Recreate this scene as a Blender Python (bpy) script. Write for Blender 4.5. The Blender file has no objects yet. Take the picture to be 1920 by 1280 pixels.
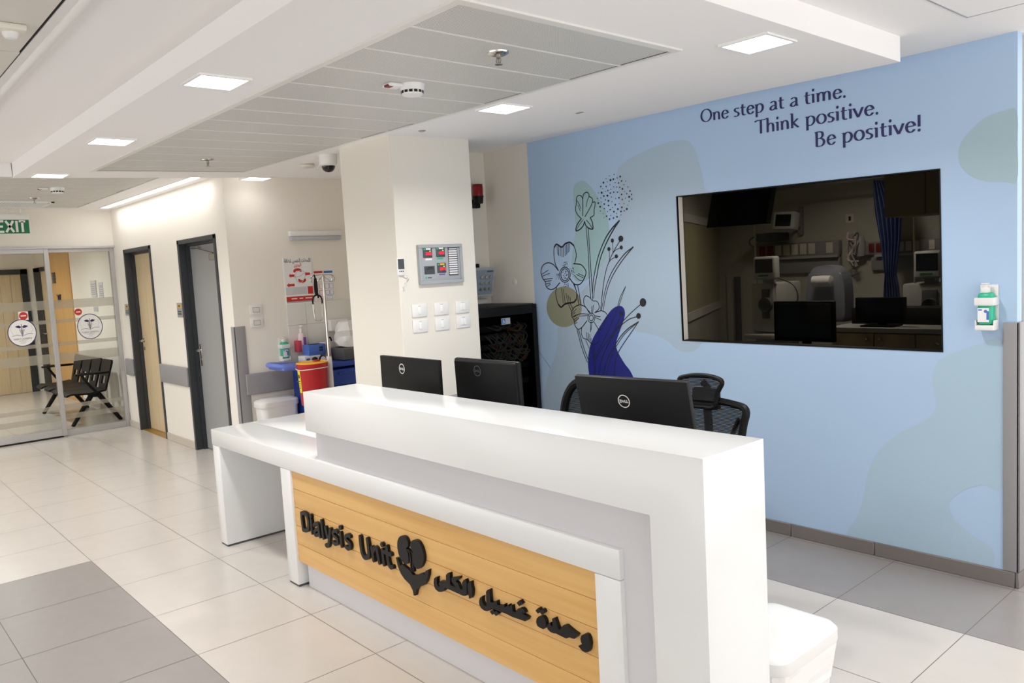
import bpy, bmesh, math, random
from mathutils import Vector, Matrix
random.seed(7)
SC = bpy.context.scene
COL = SC.collection
# ------------------------------------------------------------------ camera
FPX, CAMZ = 1496.757, 1.72
ROT = Matrix(((0.66253106, 0.74701963, -0.05490231), (0.03111919, -0.10068546, -0.99443151), (-0.74838773, 0.65713325, -0.08995389)))
cd = bpy.data.cameras.new('camera'); cam = bpy.data.objects.new('camera', cd); COL.objects.link(cam)
cd.sensor_width = 36.0; cd.lens = 36.0 * FPX / 1920.0; cd.clip_start = 0.05; cd.clip_end = 100
_r, _d, _f = ROT[0], ROT[1], ROT[2]
cam.matrix_world = Matrix(((_r[0], -_d[0], -_f[0], 0), (_r[1], -_d[1], -_f[1], 0), (_r[2], -_d[2], -_f[2], CAMZ), (0, 0, 0, 1)))
SC.camera = cam
SC.cycles.diffuse_bounces = 8
# ------------------------------------------------------------------ exposure and an even white fill added through the hall's open sides
SC.view_settings.view_transform = 'Standard'; SC.view_settings.look = 'None'
SC.view_settings.exposure = 0.15; SC.view_settings.gamma = 1.0; SC.view_settings.use_curve_mapping = False
wd = bpy.data.worlds.new('hall_fill'); SC.world = wd; wd.use_nodes = True
wd.node_tree.nodes['Background'].inputs[0].default_value = (1.0, 0.995, 0.985, 1)
wd.node_tree.nodes['Background'].inputs[1].default_value = 2.15
LAMP = 14.0; TREAT = 22.0            # watts of one downlight; of the unseen lamp added to the treatment room
# ------------------------------------------------------------------ points of the room read off the survey photo: a sight line met with a known plane
EYE = Vector((0, 0, CAMZ)); RT = ROT.transposed()
def sight(u, v): return RT @ Vector(((u - 960) / FPX, (v - 640) / FPX, 1.0))
def Pz(u, v, z): d = sight(u, v); return EYE + d * ((z - CAMZ) / d.z)
def Py(u, v, y): d = sight(u, v); return EYE + d * (y / d.y)
def Px(u, v, x): d = sight(u, v); return EYE + d * (x / d.x)
def zsof(x, y):           # the dropped ceiling sags slightly
    t = min(1.15, max(0.0, (y - 1.24) / 2.71))
    return 2.60 + t * (-0.014 + 0.0205 * (-1.64 - x))
def Ps(u, v):
    z = 2.61
    for _ in range(12):
        p = Pz(u, v, z); z = zsof(p.x, p.y)
    return Pz(u, v, z)
# ------------------------------------------------------------------ materials
def lin(c): return c / 12.92 if c <= 0.04045 else ((c + 0.055) / 1.055) ** 2.4
def rgb(r, g, b): return (lin(r / 255), lin(g / 255), lin(b / 255), 1)
def mat(name, col, rough=0.5, metal=0.0, spec=0.5, emit=None, estr=0.0, alpha=None, coat=0.0, bump=None):
    m = bpy.data.materials.new(name); m.use_nodes = True
    nt = m.node_tree; b = nt.nodes['Principled BSDF']; b.inputs['Base Color'].default_value = rgb(*col)
    b.inputs['Roughness'].default_value = rough; b.inputs['Metallic'].default_value = metal
    b.inputs['Specular IOR Level'].default_value = spec; b.inputs['Coat Weight'].default_value = coat
    if emit: b.inputs['Emission Color'].default_value = rgb(*emit); b.inputs['Emission Strength'].default_value = estr
    if alpha is not None: b.inputs['Alpha'].default_value = alpha
    # a little procedural unevenness in every surface
    n = nt.nodes.new('ShaderNodeTexNoise'); tc = nt.nodes.new('ShaderNodeTexCoord'); nt.links.new(tc.outputs['Object'], n.inputs['Vector'])
    n.inputs['Scale'].default_value = bump[0] if bump else 60
    bp = nt.nodes.new('ShaderNodeBump'); bp.inputs['Strength'].default_value = bump[1] if bump else 0.02; bp.inputs['Distance'].default_value = 0.002
    nt.links.new(n.outputs['Fac'], bp.inputs['Height']); nt.links.new(bp.outputs['Normal'], b.inputs['Normal'])
    return m
def wood(name, c1, c2, scale=(1.2, 30, 30), rough=0.4):
    m = mat(name, c1, rough); nt = m.node_tree; b = nt.nodes['Principled BSDF']
    tc = nt.nodes.new('ShaderNodeTexCoord'); mp = nt.nodes.new('ShaderNodeMapping'); mp.inputs['Scale'].default_value = scale
    n = nt.nodes.new('ShaderNodeTexNoise'); n.inputs['Scale'].default_value = 1.0; n.inputs['Detail'].default_value = 6
    cr = nt.nodes.new('ShaderNodeValToRGB'); cr.color_ramp.elements[0].color = rgb(*c2); cr.color_ramp.elements[1].color = rgb(*c1)
    cr.color_ramp.elements[0].position = 0.3; cr.color_ramp.elements[1].position = 0.62
    nt.links.new(tc.outputs['Object'], mp.inputs['Vector']); nt.links.new(mp.outputs['Vector'], n.inputs['Vector'])
    nt.links.new(n.outputs['Fac'], cr.inputs['Fac']); nt.links.new(cr.outputs['Color'], b.inputs['Base Color'])
    return m
def mottled(m, c1, c2, scale):
    nt = m.node_tree; b = nt.nodes['Principled BSDF']
    tc = nt.nodes.new('ShaderNodeTexCoord'); n = nt.nodes.new('ShaderNodeTexNoise'); n.inputs['Scale'].default_value = scale; n.inputs['Detail'].default_value = 4
    mx = nt.nodes.new('ShaderNodeMix'); mx.data_type = 'RGBA'; mx.inputs['A'].default_value = rgb(*c1); mx.inputs['B'].default_value = rgb(*c2)
    nt.links.new(tc.outputs['Object'], n.inputs['Vector']); nt.links.new(n.outputs['Fac'], mx.inputs['Factor']); nt.links.new(mx.outputs['Result'], b.inputs['Base Color'])
    return m
def perforated(name, col, hole, pitch, rad):
    m = mat(name, col, 0.45); nt = m.node_tree; b = nt.nodes['Principled BSDF']
    tc = nt.nodes.new('ShaderNodeTexCoord'); sx = nt.nodes.new('ShaderNodeSeparateXYZ'); nt.links.new(tc.outputs['Object'], sx.inputs[0])
    def M(op, a, bb):
        k = nt.nodes.new('ShaderNodeMath'); k.operation = op
        for i, q in enumerate((a, bb)):
            if isinstance(q, (int, float)): k.inputs[i].default_value = q
            elif q is not None: nt.links.new(q, k.inputs[i])
        return k.outputs[0]
    ds = []
    for ax in ('X', 'Y'):
        f = M('FRACT', M('DIVIDE', sx.outputs[ax], pitch), None); c = M('SUBTRACT', f, 0.5); ds.append(M('MULTIPLY', c, c))
    near = M('LESS_THAN', M('ADD', ds[0], ds[1]), rad * rad)
    mx = nt.nodes.new('ShaderNodeMix'); mx.data_type = 'RGBA'; mx.inputs['A'].default_value = rgb(*col); mx.inputs['B'].default_value = rgb(*hole)
    nt.links.new(near, mx.inputs['Factor']); nt.links.new(mx.outputs['Result'], b.inputs['Base Color'])
    return m
def glassmat(name, tint, refl, rough=0.0):
    m = bpy.data.materials.new(name); m.use_nodes = True; nt = m.node_tree; nt.nodes.remove(nt.nodes['Principled BSDF'])
    out = nt.nodes['Material Output']; tr = nt.nodes.new('ShaderNodeBsdfTransparent'); tr.inputs[0].default_value = tint
    gl = nt.nodes.new('ShaderNodeBsdfGlossy'); gl.inputs['Roughness'].default_value = rough
    fr = nt.nodes.new('ShaderNodeLayerWeight'); fr.inputs['Blend'].default_value = refl
    mx = nt.nodes.new('ShaderNodeMixShader'); nt.links.new(fr.outputs['Fresnel'], mx.inputs[0]); nt.links.new(tr.outputs[0], mx.inputs[1]); nt.links.new(gl.outputs[0], mx.inputs[2])
    nt.links.new(mx.outputs[0], out.inputs[0]); return m
def frosted(name, col, cover):
    m = bpy.data.materials.new(name); m.use_nodes = True; nt = m.node_tree; nt.nodes.remove(nt.nodes['Principled BSDF'])
    out = nt.nodes['Material Output']; tr = nt.nodes.new('ShaderNodeBsdfTransparent'); df = nt.nodes.new('ShaderNodeBsdfDiffuse'); df.inputs[0].default_value = rgb(*col)
    tl = nt.nodes.new('ShaderNodeBsdfTranslucent'); tl.inputs[0].default_value = rgb(*col)
    m1 = nt.nodes.new('ShaderNodeMixShader'); m1.inputs[0].default_value = 0.5; nt.links.new(df.outputs[0], m1.inputs[1]); nt.links.new(tl.outputs[0], m1.inputs[2])
    m2 = nt.nodes.new('ShaderNodeMixShader'); m2.inputs[0].default_value = cover; nt.links.new(tr.outputs[0], m2.inputs[1]); nt.links.new(m1.outputs[0], m2.inputs[2])
    nt.links.new(m2.outputs[0], out.inputs[0]); return m
M = {}
M['cream'] = mat('cream_wall_paint', (234, 229, 220), 0.75, spec=0.25, bump=(300, 0.05))
M['warm'] = mat('warm_white_wall_paint', (226, 221, 211), 0.75, spec=0.25, bump=(300, 0.05))
M['chair_net'] = None
M['blue'] = mat('blue_wall_vinyl', (172, 197, 225), 0.6, spec=0.3, bump=(400, 0.06))
M['ceil'] = mat('white_ceiling_paint', (240, 238, 237), 0.85, spec=0.2)
M['white_paint'] = mat('white_fixture', (235, 235, 233), 0.4)
M['tile_light'] = mottled(mat('light_floor_tile', (198, 192, 186), 0.22, spec=0.45), (195, 189, 183), (202, 196, 190), 9)
M['tile_dark'] = mottled(mat('grey_floor_tile', (144, 139, 137), 0.3, spec=0.5), (140, 135, 133), (148, 143, 141), 12)
M['grout'] = mat('tile_grout', (124, 114, 105), 0.9)
M['skirt_dark'] = mat('dark_skirting_tile', (118, 112, 108), 0.45)
M['skirt_light'] = mat('beige_skirting_tile', (196, 186, 174), 0.45)
M['solid'] = mat('white_solid_surface', (230, 231, 231), 0.18, spec=0.5, bump=(20, 0.004))
M['lam_grey'] = mat('pale_grey_laminate', (214, 213, 217), 0.35)
M['panel_wood'] = wood('maple_boards', (224, 180, 114), (212, 164, 97), (1.0, 8, 26), 0.38)
M['groove'] = mat('board_groove', (190, 136, 70), 0.7)
M['black'] = mat('black_letter', (17, 17, 18), 0.45, spec=0.3)
M['plastic_black'] = mat('black_plastic', (9, 9, 10), 0.5, spec=0.22)
M['mesh_black'] = mat('black_chair_mesh', (17, 17, 19), 0.7)
M['frame_dark'] = mat('charcoal_door_frame', (46, 50, 54), 0.45)
M['door_beige'] = wood('pale_oak_door', (216, 196, 160), (206, 184, 146), (30, 30, 1.0), 0.4)
M['door_grey'] = mat('grey_steel_door', (150, 151, 151), 0.4)
M['wood_orange'] = wood('honey_wood_panel', (212, 168, 106), (200, 152, 90), (30, 30, 1.0), 0.35)
M['rail_grey'] = mat('grey_wall_guard', (146, 144, 146), 0.55)
M['alu'] = mat('brushed_aluminium', (190, 189, 190), 0.35, metal=0.6)
M['chrome'] = mat('chrome', (205, 200, 192), 0.18, metal=1.0)
M['steel'] = mat('dull_steel', (170, 165, 158), 0.3, metal=0.9)
M['metal_ceil'] = perforated('perforated_metal_ceiling', (226, 225, 220), (140, 138, 134), 0.0085, 0.36)
M['metal_plain'] = mat('plain_metal_ceiling', (214, 210, 202), 0.4)
M['seam'] = mat('metal_plank_edge', (226, 224, 219), 0.4)
M['void'] = mat('dark_gap', (30, 30, 30), 0.9)
M['white'] = mat('white_plastic', (228, 227, 225), 0.35)
M['offwhite'] = mat('ivory_plastic', (222, 217, 205), 0.4)
M['lampglow'] = mat('lit_diffuser', (255, 255, 255), 0.5, emit=(255, 253, 250), estr=3.5)
M['glass'] = glassmat('clear_door_glass', (0.93, 0.955, 0.94, 1), 0.12)
M['tint'] = glassmat('dark_observation_glass', (0.42, 0.40, 0.365, 1), 0.05)
M['frost'] = frosted('frosted_film', (178, 171, 158), 0.6)
M['red'] = mat('red_plastic', (186, 28, 34), 0.35)
M['yellow'] = mat('yellow_plastic', (242, 184, 32), 0.35)
M['label_yellow'] = mat('yellow_label', (236, 214, 40), 0.5)
M['cart_blue'] = mat('blue_cart_plastic', (20, 58, 146), 0.35)
M['cart_light'] = mat('light_blue_plastic', (100, 122, 204), 0.35)
M['box_blue'] = mat('blue_glove_carton', (74, 110, 190), 0.5)
M['green'] = mat('green_bottle', (38, 178, 140), 0.3)
M['exit_green'] = mat('exit_green', (0, 108, 64), 0.4)
M['navy'] = mat('navy_vinyl', (26, 34, 124), 0.5)
M['ink'] = mat('black_vinyl_ink', (30, 32, 40), 0.5)
M['ink_navy'] = mat('dark_navy_letters', (32, 32, 88), 0.5)
M['blob_grey'] = mat('grey_vinyl', (168, 188, 206), 0.6)
M['blob_sage'] = mat('sage_vinyl', (156, 188, 194), 0.6)
M['blob_olive'] = mat('olive_vinyl', (142, 143, 120), 0.6)
M['blob_pale'] = mat('pale_sage_vinyl', (168, 193, 211), 0.6)
M['blob_right'] = mat('soft_sage_vinyl', (162, 187, 197), 0.6)
M['panel_grey'] = mat('grey_instrument_metal', (164, 168, 172), 0.4)
M['instr_dark'] = mat('dark_instrument', (70, 74, 78), 0.4)
M['led_red'] = mat('red_led', (255, 30, 50), 0.5, emit=(255, 20, 50), estr=0.9)
M['led_green'] = mat('green_led', (90, 220, 90), 0.5, emit=(120, 255, 90), estr=1.0)
M['paper'] = mat('white_paper', (232, 231, 230), 0.7)
M['paper_line'] = mat('grey_print', (186, 188, 194), 0.7)
M['print_red'] = mat('red_print', (196, 44, 36), 0.6)
M['print_blue'] = mat('blue_print', (54, 112, 176), 0.6)
M['print_grey'] = mat('grey_print_block', (206, 205, 208), 0.7)
M['plate_grey'] = mat('door_plate_grey', (150, 151, 154), 0.4)
M['plate_gold'] = mat('door_plate_gold', (214, 166, 66), 0.4)
M['pink'] = mat('pink_label', (198, 66, 88), 0.45)
M['clear_pink'] = mat('pinkish_bottle', (232, 208, 214), 0.3)
M['purple'] = mat('purple_label', (120, 74, 160), 0.5)
M['wall_tile'] = mat('white_wall_tile', (226, 224, 218), 0.25)
M['bag'] = mat('white_bin_liner', (236, 234, 232), 0.4, bump=(25, 0.5))
M['dark_bin'] = mat('dark_grey_bin', (82, 82, 84), 0.5)
M['lens'] = mat('smoked_dome', (22, 22, 26), 0.08)
M['curtain'] = mat('blue_curtain', (74, 88, 140), 0.8)
M['grey_vinyl'] = mat('grey_chair_vinyl', (130, 134, 144), 0.6)
M['machine'] = mat('machine_white', (176, 175, 172), 0.45)
M['screen'] = mat('dark_screen', (16, 18, 20), 0.15)
M['wood_cab'] = mat('beige_cabinet', (176, 160, 128), 0.5)
M['rack_glass'] = glassmat('rack_door_glass', (0.5, 0.5, 0.5, 1), 0.05)
M['socket_red'] = mat('dark_red_socket', (120, 30, 28), 0.5)
M['call_face'] = mat('call_panel_face', (134, 148, 162), 0.4)
M['board_pane'] = mat('board_pane', (190, 184, 152), 0.4)
M['cable'] = mat('grey_cable', (150, 152, 148), 0.5)
M['cable_o'] = mat('orange_cable', (200, 92, 30), 0.5)
M['cable_y'] = mat('yellow_cable', (196, 180, 60), 0.5)
M['beige_face'] = mat('treatment_room_paint', (190, 187, 176), 0.8)
M['beacon'] = mat('red_lens', (132, 12, 18), 0.15)
M['threshold'] = mat('brass_threshold', (176, 140, 70), 0.4, metal=0.5)
# ------------------------------------------------------------------ mesh kit
WORLD = {}
FY = lambda x, y, z: Matrix(((1, 0, 0, x), (0, 0, -1, y), (0, 1, 0, z), (0, 0, 0, 1)))     # local x right, y up, z out of a wall that faces -Y
FX = lambda x, y, z: Matrix(((0, 0, 1, x), (1, 0, 0, y), (0, 1, 0, z), (0, 0, 0, 1)))      # the same for a wall that faces +X
FD = lambda x, y, z: Matrix(((1, 0, 0, x), (0, -1, 0, y), (0, 0, -1, z), (0, 0, 0, 1)))    # hung under a ceiling
IDM = Matrix.Identity(4)
class MB:
    def __init__(s, M=None): s.bm = bmesh.new(); s.M = M or IDM; s.mats = []; s.cur = 0
    def use(s, m):
        if m not in s.mats: s.mats.append(m)
        s.cur = s.mats.index(m); return s
    def _v(s, p): return s.bm.verts.new(s.M @ Vector(p))
    def face(s, vs):
        try: f = s.bm.faces.new(vs); f.material_index = s.cur; return f
        except ValueError: return None
    def poly(s, pts): return s.face([s._v(p) for p in pts])
    def _merge(s, b2):
        mp = {v: s._v(v.co) for v in b2.verts}
        for f in b2.faces:
            s.face([mp[v] for v in f.verts])
        b2.free()
    def box(s, x0, x1, y0, y1, z0, z1, bev=0.0, seg=2, R=None):
        b2 = bmesh.new(); bmesh.ops.create_cube(b2, size=1)
        for v in b2.verts: v.co = Vector(((x0 + x1) / 2 + v.co.x * abs(x1 - x0), (y0 + y1) / 2 + v.co.y * abs(y1 - y0), (z0 + z1) / 2 + v.co.z * abs(z1 - z0)))
        if bev > 0: bmesh.ops.bevel(b2, geom=b2.edges[:], offset=min(bev, 0.49 * min(abs(x1 - x0), abs(y1 - y0), abs(z1 - z0))), segments=seg, profile=0.5, affect='EDGES')
        if R is not None:
            for v in b2.verts: v.co = R @ v.co
        s._merge(b2); return s
    def prism(s, pts, d0, d1, holes=None):          # outline in local x,y pushed from z=d0 to z=d1
        n = len(pts); a = [s._v((p[0], p[1], d0)) for p in pts]; b = [s._v((p[0], p[1], d1)) for p in pts]
        ar = sum(pts[i][0] * pts[(i + 1) % n][1] - pts[(i + 1) % n][0] * pts[i][1] for i in range(n))
        if ar < 0: a.reverse(); b.reverse()
        s.face(b); s.face(a[::-1])
        for i in range(n): s.face([a[i], a[(i + 1) % n], b[(i + 1) % n], b[i]])
        return s
    def lathe(s, prof, c=(0, 0, 0), seg=24, sx=1.0, sy=1.0, ax='z'):
        rings = []
        for r, h in prof:
            ring = []
            for k in range(seg):
                t = 2 * math.pi * k / seg; x, y = r * math.cos(t) * sx, r * math.sin(t) * sy
                p = (x, y, h) if ax == 'z' else ((h, x, y) if ax == 'x' else (y, h, x))
                ring.append(s._v((p[0] + c[0], p[1] + c[1], p[2] + c[2])))
            rings.append(ring)
        for a, b in zip(rings, rings[1:]):
            for k in range(seg): s.face([a[k], a[(k + 1) % seg], b[(k + 1) % seg], b[k]])
        if prof[0][0] > 1e-6: s.face(rings[0][::-1])
        if prof[-1][0] > 1e-6: s.face(rings[-1])
        return s
    def tube(s, pts, r, seg=8, caps=True, closed=False):
        P = [Vector(p) for p in pts]; n = len(P); rs = r if isinstance(r, (list, tuple)) else [r] * n
        rings = []; up = None
        for i in range(n):
            t = (P[(i + 1) % n] - P[i - 1]) if closed else (P[min(i + 1, n - 1)] - P[max(i - 1, 0)])
            t.normalize()
            if up is None: up = Vector((0, 0, 1)) if abs(t.z) < 0.9 else Vector((1, 0, 0))
            u = up - t * up.dot(t); u.normalize(); w = t.cross(u); up = u
            rings.append([s._v(P[i] + (u * math.cos(2 * math.pi * k / seg) + w * math.sin(2 * math.pi * k / seg)) * rs[i]) for k in range(seg)])
        for i in range(n if closed else n - 1):
            a, b = rings[i], rings[(i + 1) % n]
            for k in range(seg): s.face([a[k], a[(k + 1) % seg], b[(k + 1) % seg], b[k]])
        if caps and not closed: s.face(rings[0][::-1]); s.face(rings[-1])
        return s
    def sphere(s, c, r, seg=16, sz=1.0, half=None):
        n = seg // 2; prof = []
        for i in range(n + 1):
            a = -math.pi / 2 + math.pi * i / n
            if half == 'low' and a > 1e-6: break
            prof.append((max(1e-7, r * math.cos(a)), r * math.sin(a) * sz))
        return s.lathe(prof, c, seg)
    def grid(s, fn, nu, nv):
        V = [[s._v(fn(i / nu, j / nv)) for j in range(nv + 1)] for i in range(nu + 1)]
        for i in range(nu):
            for j in range(nv): s.face([V[i][j], V[i + 1][j], V[i + 1][j + 1], V[i][j + 1]])
        return s
    def stroke(s, pts, w, d0, d1, cap=6, closed=False, sy=1.0):
        """A pen stroke along local x,y points, w wide (w*sy for the horizontal parts), raised from d0 to d1."""
        P = [Vector((p[0], p[1] / sy)) for p in pts]; n = len(P); ws = w if isinstance(w, (list, tuple)) else [w] * n
        L, R = [], []
        for i in range(n):
            if closed: t = P[(i + 1) % n] - P[i - 1]
            else: t = P[min(i + 1, n - 1)] - P[max(i - 1, 0)]
            if t.length < 1e-9: t = Vector((1, 0))
            t.normalize(); nn = Vector((-t.y, t.x)); L.append(P[i] + nn * ws[i] / 2); R.append(P[i] - nn * ws[i] / 2)
        tr = lambda q: (q.x, q.y * sy)
        quads = range(n) if closed else range(n - 1)
        lo, hi = [], []
        for i in range(n): lo.append((s._v((*tr(L[i]), d0)), s._v((*tr(R[i]), d0)))); hi.append((s._v((*tr(L[i]), d1)), s._v((*tr(R[i]), d1))))
        for i in quads:
            j = (i + 1) % n
            s.face([hi[i][0], hi[i][1], hi[j][1], hi[j][0]])
            if d1 - d0 > 1e-6: s.face([lo[i][0], hi[i][0], hi[j][0], lo[j][0]]); s.face([hi[i][1], lo[i][1], lo[j][1], hi[j][1]])
        if not closed and cap:
            for e in (0, n - 1):
                t = (P[1] - P[0]) if e == 0 else (P[-2] - P[-1]); t.normalize(); a0 = math.atan2(-t.y, -t.x)
                arc = [P[e] + Vector((math.cos(a0 - math.pi / 2 + math.pi * k / cap), math.sin(a0 - math.pi / 2 + math.pi * k / cap))) * ws[e] / 2 for k in range(cap + 1)]
                h = [s._v((*tr(q), d1)) for q in arc]; s.face(h)
                if d1 - d0 > 1e-6:
                    l = [s._v((*tr(q), d0)) for q in arc]
                    for k in range(cap): s.face([l[k], l[k + 1], h[k + 1], h[k]])
        return s
    def text(s, body, size, x=0, y=0, d0=0.0, depth=0.0, off=0.0, sx=1.0, align='LEFT', width=None):
        c = bpy.data.curves.new('lettering', 'FONT'); c.body = body; c.size = size; c.extrude = depth / 2; c.offset = off; c.align_x = align; c.resolution_u = 3
        o = bpy.data.objects.new('lettering', c); COL.objects.link(o); bpy.context.view_layer.update()
        me = o.to_mesh()
        if width and len(me.vertices):
            xs = [v.co.x for v in me.vertices]; sx = width / (max(xs) - min(xs))
        vs = [s._v((v.co.x * sx + x, v.co.y + y, v.co.z + d0 + depth / 2)) for v in me.vertices]
        for p in me.polygons: s.face([vs[i] for i in p.vertices])
        o.to_mesh_clear(); bpy.data.objects.remove(o); bpy.data.curves.remove(c); return s
def link(name, data, parent):
    o = bpy.data.objects.new(name, data); COL.objects.link(o); o.parent = parent; return o
def build(name, mb, m=None, parent=None, smooth=40, origin=None):
    me = bpy.data.meshes.new(name); bmesh.ops.recalc_face_normals(mb.bm, faces=mb.bm.faces[:])
    W = WORLD.get(parent.name, IDM) if parent else (Matrix.Translation(origin) if origin is not None else None)
    if W is None:
        co = [v.co for v in mb.bm.verts]
        W = Matrix.Translation(((min(c.x for c in co) + max(c.x for c in co)) / 2, (min(c.y for c in co) + max(c.y for c in co)) / 2, min(c.z for c in co)))
    mb.bm.transform(W.inverted()); mb.bm.to_mesh(me); mb.bm.free()
    for q in (mb.mats or ([m] if m else [])): me.materials.append(M[q])
    if smooth:
        me.polygons.foreach_set('use_smooth', [True] * len(me.polygons)); me.set_sharp_from_angle(angle=math.radians(smooth))
    o = link(name, me, parent)
    if not parent: o.matrix_world = W
    WORLD[o.name] = W
    return o
def tag(o, label, cat, group=None, kind=None):
    o['label'] = label; o['category'] = cat
    if group: o['group'] = group
    if kind: o['kind'] = kind
    return o
def thing(name, label, cat, loc=(0, 0, 0), rz=0.0, group=None):
    o = link(name, None, None); W = Matrix.Translation(loc) @ Matrix.Rotation(rz, 4, 'Z'); o.matrix_world = W; o.empty_display_size = 0.1
    WORLD[o.name] = W; return tag(o, label, cat, group)
def struct(name, mb, m=None, parent=None, smooth=40):
    o = build(name, mb, m, parent, smooth); 
    if not parent: o['kind'] = 'structure'
    return o
def copy_tree(root, W, label=None, group=None):
    r = root.copy(); COL.objects.link(r); r.matrix_world = W; WORLD[r.name] = W
    if label: r['label'] = label
    if group: r['group'] = group
    def kids(src, dst):
        for ch in list(src.children):
            c = ch.copy(); COL.objects.link(c); c.parent = dst; kids(ch, c)
    kids(root, r); return r
def cat_rom(pts, n=6, closed=False):
    P = [Vector(p) for p in pts]; out = []; N = len(P)
    if N < 3: return [tuple(p) for p in P]
    for i in range(N if closed else N - 1):
        p0 = P[i - 1] if (closed or i > 0) else P[0] * 2 - P[1]; p1 = P[i]; p2 = P[(i + 1) % N]
        p3 = P[(i + 2) % N] if (closed or i + 2 < N) else P[-1] * 2 - P[-2]
        for k in range(n):
            t = k / n
            out.append(tuple(0.5 * ((2 * p1) + (p2 - p0) * t + (2 * p0 - 5 * p1 + 4 * p2 - p3) * t * t + (3 * p1 - p0 - 3 * p2 + p3) * t ** 3)))
    if not closed: out.append(tuple(P[-1]))
    return out
def arealight(name, loc, sx, sy, w, parent=None, col=(1, 0.985, 0.965), spread=150):
    ld = bpy.data.lights.new(name, 'AREA'); ld.shape = 'RECTANGLE'; ld.size = sx; ld.size_y = sy; ld.energy = w; ld.spread = math.radians(spread); ld.color = col
    o = link(name, ld, parent); W = WORLD.get(parent.name, IDM) if parent else IDM
    o.matrix_local = W.inverted() @ Matrix.Translation(loc); return o
def netmat(name, col, pitch, fill):
    m = bpy.data.materials.new(name); m.use_nodes = True; nt = m.node_tree; b = nt.nodes['Principled BSDF']; b.inputs['Base Color'].default_value = rgb(*col); b.inputs['Roughness'].default_value = 0.8
    tc = nt.nodes.new('ShaderNodeTexCoord'); sx = nt.nodes.new('ShaderNodeSeparateXYZ'); nt.links.new(tc.outputs['Object'], sx.inputs[0])
    d = nt.nodes.new('ShaderNodeMath'); d.operation = 'DIVIDE'; d.inputs[1].default_value = pitch; nt.links.new(sx.outputs['Z'], d.inputs[0])
    f = nt.nodes.new('ShaderNodeMath'); f.operation = 'FRACT'; nt.links.new(d.outputs[0], f.inputs[0])
    g = nt.nodes.new('ShaderNodeMath'); g.operation = 'LESS_THAN'; g.inputs[1].default_value = fill; nt.links.new(f.outputs[0], g.inputs[0]); nt.links.new(g.outputs[0], b.inputs['Alpha'])
    return m
M['chair_net'] = netmat('chair_net', (15, 15, 17), 0.007, 0.86)
# ================================================================== THE SETTING
XS = [-17.6, -17.0, -16.4, -15.8, -15.2, -14.6, -14.0, -13.4, -12.8, -12.2, -11.6, -11.0, -10.4, -9.8, -9.2, -8.6, -8.0, -7.4, -6.8, -6.2, -5.603, -4.98, -4.36, -3.74, -3.115, -2.49, -1.865, -1.28, -0.68, -0.08, 0.52, 1.12, 1.72, 2.32]
YS = [-4.2, -3.6, -3.0, -2.4, -1.8, -1.2, -0.6, 0.0, 0.606, 1.213, 1.797, 2.408, 3.05, 3.70, 4.34, 4.94, 5.54]
f = MB(); f.use('grout').box(XS[0], XS[-1], YS[0], 7.6, -0.08, -0.0012)
for x0, x1 in zip(XS, XS[1:]):
    for y0, y1 in zip(YS, YS[1:]):
        dark = (y0 >= 3.69 and x0 > -5.7) or (x0 >= -5.61 and y1 <= 1.22)
        f.use('tile_dark' if dark else 'tile_light'); g = 0.0017
        f.poly([(x0 + g, y0 + g, 0), (x1 - g, y0 + g, 0), (x1 - g, y1 - g, 0), (x0 + g, y1 - g, 0)])
struct('floor', f, smooth=0)

DWY, XG, YB, XC = 2.957, -10.8, 4.382, -7.25       # door wall, glass wall, blue wall, alcove wall
D1, D2 = (-10.402, -9.412), (-8.54, -7.515)
w = MB()
for x0, x1, z0, z1 in ((XG, D1[0], 0, 2.76), (D1[1], D2[0], 0, 2.76), (D2[1], XC, 0, 2.76), (D1[0], D1[1], 2.212, 2.76), (D2[0], D2[1], 2.206, 2.76)):
    w.box(x0, x1, DWY, DWY + 0.16, z0, z1)
struct('wall_left', w, 'cream', smooth=0)
w = MB(); w.box(XC - 0.15, XC, DWY + 0.16, YB, 0, 2.76); struct('wall_alcove', w, 'cream', smooth=0)
w = MB(); w.box(XC - 0.15, -5.23, YB, YB + 0.12, 0, 2.76); struct('wall_alcove_back', w, 'warm', smooth=0)
w = MB(); w.box(-5.075, -4.425, 2.93, 3.585, 0, 2.76, 0.004, 1); struct('wall_column', w, 'warm')
w = MB(); w.box(-5.45, -5.225, 3.585, YB, 0, 2.76); struct('wall_niche', w, 'warm', smooth=0)
XBL, XBR = -4.686, -1.277
HX0, HX1, HZ0, HZ1 = -3.259, -1.618, 1.176, 2.136
w = MB(); w.box(-5.23, XBL, YB, YB + 0.12, 0, 2.76); struct('wall_back_cream', w, 'warm', smooth=0)
w = MB()
w.M = FY(0, YB, 0); w.use('blue'); HO = [(p.x + q[0], p.z + q[1]) for p, q in zip([Py(1268.1, 367.8, YB), Py(1763.2, 315.7, YB), Py(1768.7, 660, YB), Py(1279.9, 638.7, YB)], ((.003, -.003), (-.003, -.003), (-.003, .003), (.003, .003)))]
RO = [(XBL, 2.76), (XBR, 2.76), (XBR, 0), (XBL, 0)]
for i in range(4): w.prism([RO[i], RO[(i + 1) % 4], HO[(i + 1) % 4], HO[i]], -0.066, 0)
struct('wall_back_blue', w, smooth=0)
w = MB(); w.box(XBR - 0.115, XBR, YB + 0.116, 7.6, 0, 2.76); struct('wall_return', w, 'cream', smooth=0)
w = MB(); w.box(XG - 0.2, XG, -4.2, DWY, 2.268, 2.76); struct('wall_header', w, 'cream', smooth=0)
w = MB(); w.box(XG - 0.2, XG - 0.1, -4.2, 0.55, 0, 2.268); struct('wall_far_left', w, 'cream', smooth=0)
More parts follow.
